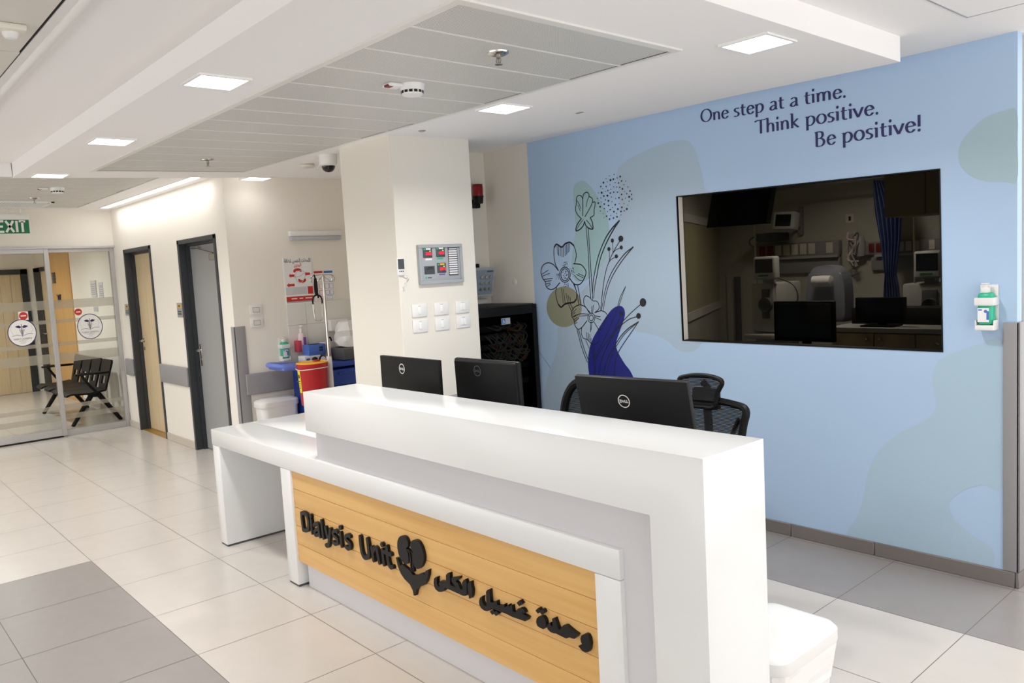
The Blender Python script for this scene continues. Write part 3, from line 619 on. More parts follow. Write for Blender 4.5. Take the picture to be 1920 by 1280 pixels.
# ================================================================== RECEPTION DESK
YL, YU, YG = 1.925, 1.895, 1.945           # front of the low counter, of the raised shelf, of the grey upright
DX0, DX1 = -5.262, -1.716
desk = thing('reception_desk', 'white L-profile reception desk with maple front reading Dialysis Unit', 'reception desk', (-3.3, 2.2, 0))
b = 0.003
m = MB(); m.box(DX0, DX1, YL, 2.215, 0.674, 0.778, b); m.box(DX0, -4.255, 2.215, 2.62, 0.674, 0.778, b); build('counter_top', m, 'solid', desk)
m = MB(); m.box(-5.255, -5.147, YL + 0.001, 2.60, 0.012, 0.673, b); lg = build('leg', m, 'solid', desk)
q = MB(); q.box(-5.252, -5.150, YL + 0.004, 2.597, 0, 0.012); build('foot_strip', q, 'instr_dark', lg, smooth=0)
m = MB(); m.box(-4.250, -4.130, YL, YL + 0.09, 0.012, 0.673, b); lg = build('leg', m, 'solid', desk)
q = MB(); q.box(-4.247, -4.133, YL + 0.004, YL + 0.087, 0, 0.012); build('foot_strip', q, 'instr_dark', lg, smooth=0)
m = MB(); m.box(-1.832, DX1, YL, YL + 0.09, 0.012, 0.672, b); lg = build('leg', m, 'solid', desk)
q = MB(); q.box(-1.829, DX1 - 0.003, YL + 0.004, YL + 0.087, 0, 0.012); build('foot_strip', q, 'instr_dark', lg, smooth=0)
YW = YL + 0.012
zW0, zW1 = 0.150, 0.673
fw = MB()
zs = [zW0 + (zW1 - zW0) * i / 5 for i in range(6)]
for z0, z1 in zip(zs, zs[1:]): fw.use('panel_wood').box(-4.130, -1.832, YW, YW + 0.02, z0 + 0.0007, z1 - 0.0007, 0.0015, 1)
fw.use('groove').box(-4.13, -1.832, YW + 0.004, YW + 0.022, zW0 + 0.004, zW1)
front = build('front_panel', fw, parent=desk)
m = MB(); m.box(-4.10, DX1 - 0.004, YG + 0.03, 2.19, 0.0, 0.673); build('plinth', m, 'lam_grey', desk)
m = MB(); m.box(-3.822, DX1 - 0.002, YG, YG + 0.25, 0.7782, 0.95); m.box(DX1 - 0.002, -1.55, YG, YG + 0.25, 0.0, 0.95); build('grey_upright', m, 'lam_grey', desk, smooth=0)
XU0, XU1, ZU0, ZU1, YU2 = -3.832, -1.352, 0.939, 1.1445, 2.221
m = MB(FY(0, YU, 0)); m.prism([(XU0, ZU0), (-1.554, ZU0), (-1.554, 0.0), (XU1, 0.0), (XU1, ZU1), (XU0, ZU1)], -(YU2 - YU), 0.0)
bmesh.ops.bevel(m.bm, geom=m.bm.edges[:], offset=0.002, segments=2, profile=0.5, affect='EDGES'); build('raised_shelf', m, 'solid', desk)
m = MB(); m.box(-4.25, -1.95, YU2 + 0.002, 2.95, 0.72, 0.75, b); m.box(-4.0, -3.97, YU2 + 0.05, 2.93, 0, 0.72); m.box(-1.99, -1.96, YU2 + 0.05, 2.93, 0, 0.72); wt = thing('work_table', 'pale grey staff worktop behind the raised white shelf, under the monitors', 'table', (-3.1, 2.6, 0)); build('tabletop_and_ends', m, 'lam_grey', wt)
# raised letters: pen strokes and outlines read off the sign, standing proud of the boards
YF_ = YW - 0.016
T = FY(0, YW, 0); dL = 0.016
def dpt(ox, oy, k): return lambda p: (lambda q: (q.x, q.z))(Py(ox + p[0] / k, oy + p[1] / k, YF_))
cA = dpt(540, 920, 6.0)
def letter(strokes, w=0.0200, dots=()):
    m = MB(T)
    for i, s in enumerate(strokes): m.stroke([cA(p) for p in (cat_rom(s, 5) if len(s) > 2 else s)], w, 0.0, dL + 0.00004 * i, 6)
    for d in dots:
        c = cA(d); m.prism([(c[0] + 0.0125 * math.cos(a), c[1] + 0.0125 * math.sin(a)) for a in [k * math.pi / 8 for k in range(16)]], 0, dL)
    build('letter', m, 'black', front)
letter([[(146, 252), (152, 330), (166, 432)], [(146, 252), (172, 250), (200, 268), (218, 310), (226, 370), (222, 420), (205, 446), (166, 438)]], 0.0215)
letter([[(254, 328), (267, 474)]], dots=[(249, 284)])
letter([[(285, 388), (305, 368), (328, 376), (338, 405), (346, 470), (356, 516)], [(338, 432), (310, 440), (295, 462), (300, 492), (325, 500), (344, 480)]], 0.019)
letter([[(370, 338), (394, 530)]])
letter([[(416, 415), (440, 515)], [(470, 435), (462, 520), (455, 590), (444, 620), (424, 612)]], 0.021)
letter([[(546, 468), (528, 450), (505, 462), (505, 495), (530, 520), (550, 545), (552, 585), (530, 600), (503, 578)]], 0.019)
letter([[(584, 478), (600, 622)]], dots=[(581, 415)])
letter([[(690, 516), (668, 500), (645, 512), (648, 548), (672, 572), (694, 600), (694, 640), (672, 652), (645, 630)]], 0.019)
letter([[(805, 518), (815, 620), (830, 700), (852, 745), (884, 752), (904, 720), (900, 640), (886, 546)]], 0.022)
letter([[(938, 640), (960, 782)], [(948, 690), (972, 644), (996, 660), (1008, 720), (1024, 808)]], 0.021)
letter([[(1056, 666), (1076, 828)]], dots=[(1052, 606)])
letter([[(1104, 632), (1118, 760), (1130, 825), (1150, 858), (1172, 858)], [(1082, 690), (1150, 716)]], 0.021)
def solid(outline, conv, name='letter', smooth_=0, mm='black', extra=()):
    m = MB(T); o = [conv(p) for p in (cat_rom(outline, smooth_, True) if smooth_ else outline)]; m.prism(o, 0, dL)
    for e in extra: m.prism([conv(p) for p in e], 0, dL - 0.0003)
    return build(name, m, mm, front)
em = MB(T)
for o in ([(1285, 505), (1320, 520), (1345, 570), (1350, 620), (1328, 650), (1345, 690), (1355, 750), (1355, 800), (1330, 825), (1290, 800), (1250, 730), (1230, 640), (1232, 560), (1255, 515)],
          [(1420, 550), (1460, 565), (1495, 620), (1520, 700), (1525, 780), (1500, 850), (1460, 880), (1425, 850), (1405, 780), (1395, 720), (1402, 680), (1380, 640), (1375, 590), (1395, 560)]): em.prism([cA(p) for p in cat_rom(o, 4, True)], 0, dL)
em.stroke([cA(p) for p in cat_rom([(1340, 662), (1362, 690), (1370, 740), (1383, 900)], 4)], 0.0085, 0, dL - 0.001, 5); em.stroke([cA(p) for p in cat_rom([(1386, 690), (1398, 740), (1404, 905)], 4)], 0.0085, 0, dL - 0.001, 5)
em.prism([cA(p) for p in [(1212, 748), (1230, 757), (1248, 800), (1264, 842), (1285, 825), (1312, 852), (1362, 892), (1404, 948), (1430, 950), (1470, 936), (1500, 924), (1525, 928), (1532, 948), (1548, 898), (1580, 884), (1576, 950), (1556, 1020), (1530, 1060), (1462, 1086), (1442, 1122), (1432, 1178), (1414, 1176), (1402, 1118), (1370, 1052), (1310, 992), (1268, 930), (1236, 852)]], 0, dL)
build('kidney_emblem', em, 'black', front)
cB, cC = dpt(800, 1060, 10.667), dpt(960, 1120, 10.667)
solid([(210, 222), (200, 280), (205, 370), (235, 425), (262, 410), (240, 370), (255, 315), (290, 303), (385, 345), (383, 190), (415, 150), (455, 138), (462, 200), (465, 370), (490, 400), (575, 440), (590, 430), (520, 350), (495, 290), (500, 240), (540, 235), (658, 215), (645, 270), (575, 310), (620, 350), (665, 465), (725, 490), (712, 420), (705, 350), (735, 290), (775, 268), (800, 350), (803, 560), (780, 605), (730, 605), (410, 460), (365, 440), (350, 500), (300, 527), (240, 525), (180, 480), (150, 420), (138, 350), (145, 260), (175, 230)], cB)
solid([(818, 360), (850, 320), (882, 310), (890, 400), (912, 490), (905, 600), (880, 655), (845, 660), (835, 560), (815, 430)], cB)
off = lambda L: [(x + 1707, y + 640) for x, y in L]
solid([(1118, 605), (1105, 660), (1110, 730), (1150, 800), (1195, 810), (1185, 520), (1215, 485), (1254, 470), (1262, 560), (1275, 730), (1345, 745), (1355, 715), (1400, 700), (1412, 790), (1500, 805), (1550, 768), (1556, 835), (1590, 820), (1640, 775), (1642, 850), (1660, 800)] + off([(0, 150), (10, 275), (75, 290), (90, 250), (130, 215), (190, 205), (235, 240), (262, 300), (235, 322), (205, 300), (195, 322), (240, 345), (325, 395), (300, 450), (260, 475)]) + [(1707, 1025), (1590, 965), (1430, 905), (1290, 850), (1270, 890), (1220, 912), (1160, 905), (1090, 855), (1055, 790), (1045, 720), (1060, 650), (1090, 620)], cB)
dia = lambda c, r, h: [(c[0] - r, c[1] - 0.12 * h), (c[0] + 0.12 * r, c[1] - h), (c[0] + r, c[1] + 0.12 * h), (c[0] - 0.12 * r, c[1] + h)]
solid(dia((1316, 930), 52, 56), cB, 'letter_dot', extra=[dia((1386, 955), 50, 54)])
solid(dia((148, 110), 58, 60), cC, 'letter_dot')
solid([(570, 362), (620, 380), (660, 440), (680, 520), (668, 600), (625, 632), (560, 605), (505, 565), (480, 490), (492, 420), (530, 380)], cC)
solid(dia((522, 262), 54, 58), cC, 'letter_dot', extra=[dia((600, 286), 54, 58)])
solid([(722, 520), (765, 498), (775, 560), (812, 575), (800, 420), (852, 402), (890, 520), (930, 630), (965, 640), (985, 590), (1030, 550), (1080, 550), (1140, 605), (1230, 680), (1317, 740), (1285, 790), (1240, 827), (1150, 795), (1080, 817), (970, 765), (870, 715), (850, 718), (770, 690), (718, 640), (695, 580)], cC)
solid([(1460, 720), (1510, 745), (1545, 820), (1562, 920), (1550, 1040), (1522, 1090), (1465, 1098), (1400, 1060), (1322, 968), (1362, 946), (1450, 985), (1462, 978), (1410, 950), (1380, 890), (1366, 820), (1388, 755)], cC)
# ================================================================== MURAL ON THE BLUE WALL
YM = YB - 0.0006
TM = FY(0, YM, 0)
def mp(p): q = Py(p[0], p[1], YM); return (q.x, q.z)
mural = thing('wall_mural', 'floral mural of black line flowers over grey, sage, olive and navy shapes', 'mural', (-4.0, YM, 0.9))
def blob(name, mm, pts, d, n=5):
    m = MB(TM); m.face([m._v((*mp(p), d)) for p in cat_rom(pts, n, True)]); return build(name, m, mm, mural, smooth=0)
big = [(1157, 335), (1159, 316), (1170, 304), (1200, 287), (1238, 271), (1268, 263), (1290, 264), (1302, 280), (1312, 310), (1322, 345), (1330, 400), (1330, 520), (1326, 600), (1318, 638), (1308, 653), (1292, 660), (1270, 655), (1250, 638), (1225, 627), (1196, 621), (1178, 614), (1150, 640), (1135, 720), (1125, 800), (1060, 810), (1016, 805), (1018, 760), (1024, 718), (1032, 690), (1040, 670), (1045, 645), (1047, 610), (1062, 580), (1082, 556), (1105, 529), (1122, 497), (1138, 462), (1152, 434), (1161, 408), (1162, 375)]
WQ = [(1323.5, 362.2), (1268.1, 367.8), (1279.9, 638.7), (1317, 640.3)]
m = MB(TM); ol = cat_rom([(1317, 640.3), (1308, 653), (1292, 660), (1270, 655), (1250, 638), (1225, 627), (1196, 621), (1178, 614), (1150, 640), (1135, 720), (1125, 800), (1060, 810), (1016, 805), (1018, 760), (1024, 718), (1032, 690), (1040, 670), (1045, 645), (1047, 610), (1062, 580), (1082, 556), (1105, 529), (1122, 497), (1138, 462), (1152, 434), (1161, 408), (1162, 375), (1157, 335), (1159, 316), (1170, 304), (1200, 287), (1238, 271), (1268, 263), (1290, 264), (1302, 280), (1312, 310), (1323.5, 362.2)], 5) + WQ[1:3]
m.face([m._v((*mp(p), 0.0002)) for p in ol]); build('grey_shape', m, 'blob_grey', mural, smooth=0)
blob('sage_shape', 'blob_sage', [(1088, 339), (1096, 340), (1107, 350), (1119, 366), (1131, 387), (1139, 408), (1143, 435), (1142, 462), (1132, 490), (1115, 514), (1096, 526), (1080, 526), (1073, 510), (1072, 490), (1075, 462), (1079, 430), (1078, 400), (1076, 377), (1075, 358), (1079, 345)], 0.0004)
blob('olive_shape', 'blob_olive', [(1058 + 33 * math.cos(t), 575 + 38 * math.sin(t)) for t in [k * math.pi / 10 for k in range(20)]], 0.0005, 3)
blob('navy_shape', 'navy', [(1161, 573), (1169, 577), (1172, 588), (1169, 602), (1160, 627), (1155.5, 643), (1158, 658), (1171, 681), (1181, 694), (1188, 709), (1191, 730), (1185, 765), (1140, 775), (1112, 760), (1105, 706), (1102.6, 679), (1105, 655), (1112, 634), (1124, 613), (1137, 593), (1149, 578.5)], 0.0007)
blob('pale_shape', 'blob_right', [(1906, 207), (1880, 208), (1850, 219), (1824, 240), (1804, 264), (1797, 290), (1803, 314), (1822, 331), (1850, 340), (1885, 341), (1907, 339), (1908, 270)], 0.0002, 4)
blob('pale_shape', 'blob_pale', [(1880, 640), (1840, 644), (1790, 660), (1760, 676), (1749, 700), (1749, 722), (1755, 748), (1751, 773), (1730, 790), (1686, 812), (1650, 842), (1631, 877), (1622, 917), (1611, 960), (1586, 1001), (1590, 1008), (1660, 1022), (1760, 1043), (1845, 1060), (1862, 1058), (1860, 1028), (1820, 1001), (1792, 976), (1780, 950), (1786, 934), (1810, 917), (1846, 909), (1880, 912), (1881, 760)], 0.0002, 3)
k = 5.818
U = lambda p: mp((1000 + p[0] / k, 300 + p[1] / k)); V = lambda p: mp((1000 + p[0] / k, 500 + p[1] / k))
def shift(L): return [(x, y + 200 * k) for x, y in L]          # second sheet of the survey, joined to the first
def lines(name, items):
    m = MB(TM); d = 0.0010
    for pts, w in items:
        P = [U(p) for p in (cat_rom(pts, 5) if len(pts) > 2 else pts)]; n = len(P)
        if isinstance(w, tuple): ws = [w[0] + (w[1] - w[0]) * i / (n - 1) for i in range(n)]
        else: ws = w
        m.stroke(P, ws, d, d, 4); d += 0.00006
    return build(name, m, 'ink', mural, smooth=0)
A_, B_, C_ = 0.0062, 0.0102, 0.0049
lines('tulip_lines', [([(525, 640), (480, 590), (462, 540), (470, 470), (470, 420), (490, 387), (520, 390), (537, 420), (540, 470), (540, 608)], A_ + .001), ([(540, 420), (548, 375), (580, 350), (605, 365), (610, 395), (640, 415), (647, 455), (620, 520), (565, 615)], A_ + .001), ([(645, 460), (675, 460), (672, 500), (663, 550), (662, 600), (622, 628)], A_ + .001),
    ([(525, 640), (490, 685), (470, 730), (468, 772), (510, 755), (545, 715), (560, 670)], B_ - .001), ([(468, 772), (500, 710), (545, 650)], C_), ([(622, 628), (640, 665), (648, 700), (650, 752), (610, 745), (575, 715), (560, 670)], B_ - .001), ([(650, 752), (610, 690), (580, 655)], A_),
    ([(478, 440), (500, 480), (518, 530)], C_), ([(488, 490), (512, 555)], C_), ([(610, 395), (590, 440), (578, 510)], C_), ([(578, 735), (600, 1010), (612, 1280), (628, 1510)], A_), ([(600, 750), (618, 1010), (634, 1280), (650, 1520)], A_)])
lines('grass_lines', [([(938, 662), (860, 745), (780, 870), (710, 1050), (660, 1280), (650, 1400), (645, 1500)], (0.012, C_)), ([(938, 662), (880, 750), (800, 900), (730, 1080), (690, 1280), (668, 1400), (660, 1505)], (0.012, C_)), ([(1090, 948), (1000, 1020), (900, 1150), (830, 1280), (780, 1440), (744, 1640)], (0.009, C_)), ([(1090, 948), (1030, 1020), (940, 1140), (858, 1280), (800, 1440), (760, 1645)], (0.009, C_))] +
    [(shift(p), w) for p, w in (([(1008, 215), (950, 330), (900, 500), (840, 650), (760, 820), (690, 940), (650, 1000)], (C_, A_)), ([(1008, 215), (970, 320), (935, 425)], C_), ([(1150, 598), (1040, 670), (960, 750), (900, 840), (850, 930), (800, 1040), (765, 1180)], A_ + .001), ([(1150, 598), (1080, 700), (990, 830), (930, 930), (900, 1020), (880, 1190)], A_), ([(1130, 615), (1000, 730), (910, 860), (860, 960), (820, 1080), (800, 1190)], C_), ([(640, 860), (660, 1000), (667, 1180)], A_), ([(662, 850), (680, 1180)], C_))])
lines('berry_stems', [([(945, 880), (880, 990), (830, 1100), (790, 1220), (760, 1400), (735, 1640)], A_), ([(866, 895), (870, 1000)], C_), ([(945, 960), (900, 980), (865, 1020)], C_), ([(828, 985), (832, 1085)], C_), ([(895, 1058), (850, 1085), (826, 1115)], C_)] +
    [(shift(p), A_) for p in ([(1165, 415), (1080, 490), (1000, 570), (920, 660), (860, 760), (800, 880), (740, 1030), (715, 1180)], [(1125, 545), (1050, 570), (980, 620), (900, 700), (860, 770)], [(955, 530), (900, 660), (830, 780), (740, 900), (680, 1000)])])
def discs(name, items):
    ring_ = lambda m, x, y, rx, ry: m.face([m._v((*U((x + rx * math.cos(a), y + ry * math.sin(a))), 0.0032)) for a in [q * math.pi / 8 for q in range(16)]])
    if name == 'stamen_dots':
        m = MB(TM)
        for it in items: ring_(m, *it)
        build(name, m, 'ink', mural, smooth=0)['kind'] = 'stuff'; return
    for it in items: m = MB(TM); ring_(m, *it); build(name, m, 'ink', mural, smooth=0)
y2 = 200 * k
discs('berry', [(957, 857, 27, 34), (865, 878, 17, 23), (827, 970, 17, 22), (962, 952, 17, 22), (908, 1050, 18, 22), (1198, y2 + 388, 35, 47), (1150, y2 + 535, 25, 32), (960, y2 + 507, 19, 25)])
dots = [(884, 157, 6), (832, 173, 5), (795, 201, 5), (950, 180, 10), (918, 194, 6), (876, 208, 9), (845, 219, 11), (768, 246, 10), (810, 238, 5), (896, 247, 5), (933, 250, 7), (966, 228, 8), (1012, 230, 5), (991, 270, 5), (840, 268, 5), (739, 288, 7), (797, 288, 7), (760, 314, 4), (878, 291, 5), (912, 295, 5), (946, 299, 7), (975, 314, 10), (1035, 294, 5), (848, 317, 5), (817, 332, 7), (788, 343, 4), (748, 356, 11), (713, 357, 5), (843, 361, 8), (879, 350, 7), (921, 350, 7), (998, 344, 4), (1057, 338, 8), (1022, 367, 7), (966, 375, 8), (1076, 375, 7), (772, 392, 9), (811, 388, 11), (1048, 401, 11), (855, 403, 5), (739, 413, 5), (701, 420, 5), (937, 411, 9), (901, 419, 5), (1007, 415, 5), (973, 429, 8), (1077, 426, 8), (790, 434, 6), (822, 444, 10), (862, 453, 5), (1047, 449, 5), (746, 457, 4), (712, 469, 9), (777, 480, 9), (940, 476, 4), (991, 475, 4), (897, 487, 9), (823, 496, 8), (1035, 492, 4), (732, 509, 10), (868, 516, 4), (968, 515, 9), (777, 531, 7), (925, 535, 10), (1023, 533, 11), (841, 541, 7), (995, 553, 6), (959, 560, 9), (734, 555, 5), (812, 563, 5), (882, 563, 9), (913, 581, 5), (764, 584, 4), (849, 602, 5), (802, 612, 8), (959, 599, 5), (775, 628, 4), (916, 619, 9), (878, 632, 8), (834, 644, 9)]
discs('dot', [(x, y, r * 0.92, r * 1.12) for x, y, r in dots])
el = lambda cx, cy, rx, ry, n=24: [(cx + rx * math.cos(2 * math.pi * i / n), cy + ry * math.sin(2 * math.pi * i / n)) for i in range(n + 1)]
lines('large_flower_lines', [(el(345, 1250, 58, 82), A_ + .001), (el(345, 1250, 43, 65), A_ + .001), ([(275, 1205), (240, 1130), (225, 1030), (230, 950), (255, 918)], A_ + .001), ([(230, 950), (255, 918), (310, 948), (350, 912), (400, 898), (440, 930)], 0.0132), ([(400, 898), (440, 930), (465, 1000), (467, 1060), (452, 1125)], A_ + .001), ([(275, 1205), (220, 1140), (160, 1120), (105, 1150), (85, 1210), (92, 1260), (110, 1300), (130, 1324), (145, 1384), (190, 1412), (240, 1394), (288, 1340)], B_ - .002), ([(440, 1130), (520, 1140), (565, 1190), (575, 1235), (550, 1304), (510, 1352), (465, 1358), (430, 1334), (400, 1292)], B_ - .002), ([(255, 1380), (245, 1444), (255, 1514), (275, 1574), (305, 1603)], A_ + .001), ([(275, 1574), (305, 1603), (340, 1574), (380, 1560), (440, 1550), (468, 1520)], 0.0132), ([(440, 1550), (470, 1510), (472, 1434), (440, 1350)], A_ + .001)] +
    [([a, b_], C_) for a, b_ in (((258, 935), (270, 1030)), ((275, 940), (280, 1045)), ((295, 945), (298, 1045)), ((312, 950), (315, 1055)), ((330, 945), (333, 1055)), ((350, 930), (350, 1045)), ((365, 920), (366, 1030)), ((382, 912), (378, 1010)), ((397, 915), (390, 1000)), ((95, 1245), (165, 1200)), ((103, 1266), (180, 1234)), ((120, 1300), (212, 1292)), ((132, 1324), (200, 1315)), ((138, 1352), (185, 1340)), ((150, 1380), (190, 1352)), ((495, 1238), (560, 1268)), ((475, 1248), (560, 1290)), ((310, 1398), (330, 1560)), ((332, 1410), (350, 1562)), ((360, 1452), (376, 1560)), ((382, 1474), (396, 1560)), ((402, 1494), (412, 1550)))] + [([(450, 1256), (500, 1306), (545, 1316)], C_), ([(452, 1354), (480, 1464), (500, 1575)], A_), ([(487, 1368), (505, 1470), (520, 1570)], A_), ([(385, 1564), (420, 1650)], A_), ([(405, 1564), (440, 1630)], A_)])
fd = []
rr = random.Random(3)
for cx, cy, sx_, sy_, n in ((345, 1250, 30, 46, 34), (350, 1135, 26, 26, 20), (428, 1225, 24, 50, 24), (268, 1265, 16, 34, 16), (362, 1362, 28, 20, 18)):
    for _ in range(n): fd.append((cx + rr.uniform(-1, 1) * sx_, cy + rr.uniform(-1, 1) * sy_, 3.2, 3.8))
discs('stamen_dots', fd)
lines('small_flower_lines', [(shift(p), w) for p, w in ((el(633, 557, 38, 52), A_), (el(633, 557, 22, 32), A_), ([(610, 500), (570, 440), (510, 415), (450, 440), (420, 490), (420, 540), (445, 580), (455, 640), (490, 680), (530, 660), (585, 590)], A_ + .001), ([(620, 500), (560, 420), (550, 360), (570, 318), (610, 330), (650, 370), (690, 375), (715, 410), (715, 460), (670, 500)], A_), ([(670, 500), (740, 480), (790, 500), (808, 540), (780, 590), (760, 650), (740, 680), (710, 675), (665, 605)], A_), ([(530, 660), (525, 720), (545, 775), (590, 795), (630, 835), (660, 847), (700, 830), (720, 780), (715, 700), (705, 670)], A_), ([(600, 515), (500, 515), (440, 550)], A_), ([(600, 530), (510, 538)], C_), ([(635, 500), (640, 430)], C_), ([(650, 500), (655, 420)], C_), ([(670, 535), (730, 545)], A_), ([(670, 550), (740, 580)], C_), ([(625, 615), (625, 710)], C_), ([(637, 615), (632, 690)], C_), ([(420, 510), (470, 460)], C_), ([(420, 530), (460, 495)], C_), ([(425, 545), (470, 525)], C_), ([(440, 580), (480, 550)], C_), ([(450, 600), (500, 560)], C_), ([(455, 620), (480, 605)], C_), ([(580, 715), (590, 790)], C_), ([(600, 720), (605, 800)], C_), ([(618, 735), (620, 810)], C_), ([(632, 780), (630, 830)], C_), ([(480, 685), (530, 880), (592, 1040)], A_), ([(497, 685), (545, 860), (600, 1010)], A_), ([(575, 800), (612, 890)], C_))])
lines('wall_crease', [(shift([(50, 905), (110, 990), (185, 1100)]), 0.0025)])
# ------------------------------------------------------------------ slogan, drawn with a broad pen
G = {}
def arc(cx, cy, rx, ry, a0, a1, n=10): return [(cx + rx * math.cos(math.radians(a0 + (a1 - a0) * i / n)), cy + ry * math.sin(math.radians(a0 + (a1 - a0) * i / n))) for i in range(n + 1)]
X = 0.47
G['O'] = (0.72, [arc(.36, .355, .29, .345, 90, 450, 28)]); G['o'] = (0.50, [arc(.25, .235, .19, .225, 90, 450, 24)])
G['n'] = (0.50, [[(.03, .42), (.11, .45)], [(.11, .45), (.11, .012)], [(.11, .30), (.16, .40), (.24, .45), (.33, .43), (.385, .34), (.39, .012)]])
G['m'] = (0.77, [[(.03, .42), (.11, .45)], [(.11, .45), (.11, .012)], [(.11, .30), (.16, .40), (.24, .45), (.33, .43), (.375, .34), (.38, .012)], [(.38, .30), (.43, .40), (.51, .45), (.60, .43), (.645, .34), (.65, .012)]])
G['h'] = (0.50, [[(.03, .71), (.11, .74)], [(.11, .74), (.11, .012)], [(.11, .30), (.16, .40), (.24, .45), (.33, .43), (.385, .34), (.39, .012)]])
G['k'] = (0.48, [[(.03, .71), (.11, .74)], [(.11, .74), (.11, .012)], [(.38, .45), (.30, .37), (.13, .25)], [(.17, .26), (.30, .12), (.42, .012)]])
G['e'] = (0.45, [[(.07, .25), (.22, .265), (.385, .27)] , arc(.24, .235, .165, .225, 8, 330, 22)])
G['s'] = (0.37, [[(.31, .41), (.25, .445), (.17, .445), (.10, .41), (.085, .34), (.13, .275), (.23, .22), (.29, .16), (.28, .07), (.20, .012), (.12, .012), (.05, .05)]])
G['t'] = (0.34, [[(.15, .60), (.14, .42), (.14, .15), (.17, .04), (.24, .012), (.31, .035)], [(.03, .425), (.31, .425)]])
G['i'] = (0.23, [[(.03, .42), (.115, .45)], [(.115, .45), (.115, .012)], [(.115, .635), (.1151, .66)]])
G['p'] = (0.52, [[(.03, .42), (.11, .45)], [(.11, .45), (.11, -.22)], [(.11, .33), (.17, .42), (.26, .455), (.37, .42), (.43, .33), (.44, .22), (.40, .10), (.31, .02), (.21, .01), (.11, .05)]])
G['a'] = (0.45, [[(.09, .38), (.15, .435), (.23, .45), (.31, .42), (.34, .34), (.34, .09), (.40, .012)], [(.34, .25), (.20, .23), (.10, .17), (.07, .09), (.12, .02), (.20, .012), (.29, .06), (.34, .13)]])
G['v'] = (0.46, [[(.03, .45), (.22, .012)], [(.22, .012), (.32, .22), (.41, .45)]])
G['T'] = (0.52, [[(.02, .63), (.03, .69), (.54, .69)], [(.28, .69), (.28, .012)]])
G['B'] = (0.56, [[(.03, .67), (.12, .69)], [(.12, .69), (.12, .012)], [(.12, .69), (.25, .695), (.36, .66), (.40, .56), (.37, .44), (.28, .385), (.12, .38)], [(.28, .385), (.40, .33), (.46, .22), (.43, .09), (.32, .02), (.12, .015)]])
G['.'] = (0.23, [[(.10, .04), (.1001, .06)]]); G['!'] = (0.26, [[(.12, .70), (.12, .20)], [(.12, .04), (.1201, .06)]]); G[' '] = (0.25, [])
def pen(par, body, p0, p1, cap, d=0.0012):
    """set body so that it runs from p0 to p1 (wall x,z) with capital height cap"""
    adv = sum(G[c][0] for c in body) - 0.12; sc = cap / 0.70; sx = (p1[0] - p0[0]) / adv; x = -0.05
    sl = (p1[1] - p0[1]) / (p1[0] - p0[0])
    for c in body:
        a, st = G[c]; mb = MB(TM); d = 0.0012
        for s in st:
            dot = len(s) == 2 and abs(s[0][0] - s[1][0]) < 0.001 and abs(s[0][1] - s[1][1]) < 0.05
            P = s if len(s) < 3 else cat_rom(s, 3)
            Q = [(p0[0] + (x + q[0]) * sx, p0[1] + q[1] * sc + (x + q[0]) * sx * sl) for q in P]
            d += 0.00025; mb.stroke(Q, (0.114 if dot else 0.113) * sx, d, d, 8 if dot else 0, sy=(sc / sx) * (1.0 if dot else 0.40))
        if st: build('letter', mb, 'ink_navy', par, smooth=0)
        x += a
slog = thing('wall_lettering', 'dark navy wall slogan One step at a time. Think positive. Be positive!', 'lettering', (-2.4, YM, 2.2))
for body, a, b_, top in (('One step at a time.', (1315, 230), (1586, 182.5), (1324, 204.5)), ('Think positive.', (1419, 252), (1647, 214), (1428, 224.5)), ('Be positive!', (1529, 276), (1727, 245.5), (1532, 247.5))):
    p0, p1, tp = mp(a), mp(b_), mp(top); pen(slog, body, p0, p1, tp[1] - p0[1])
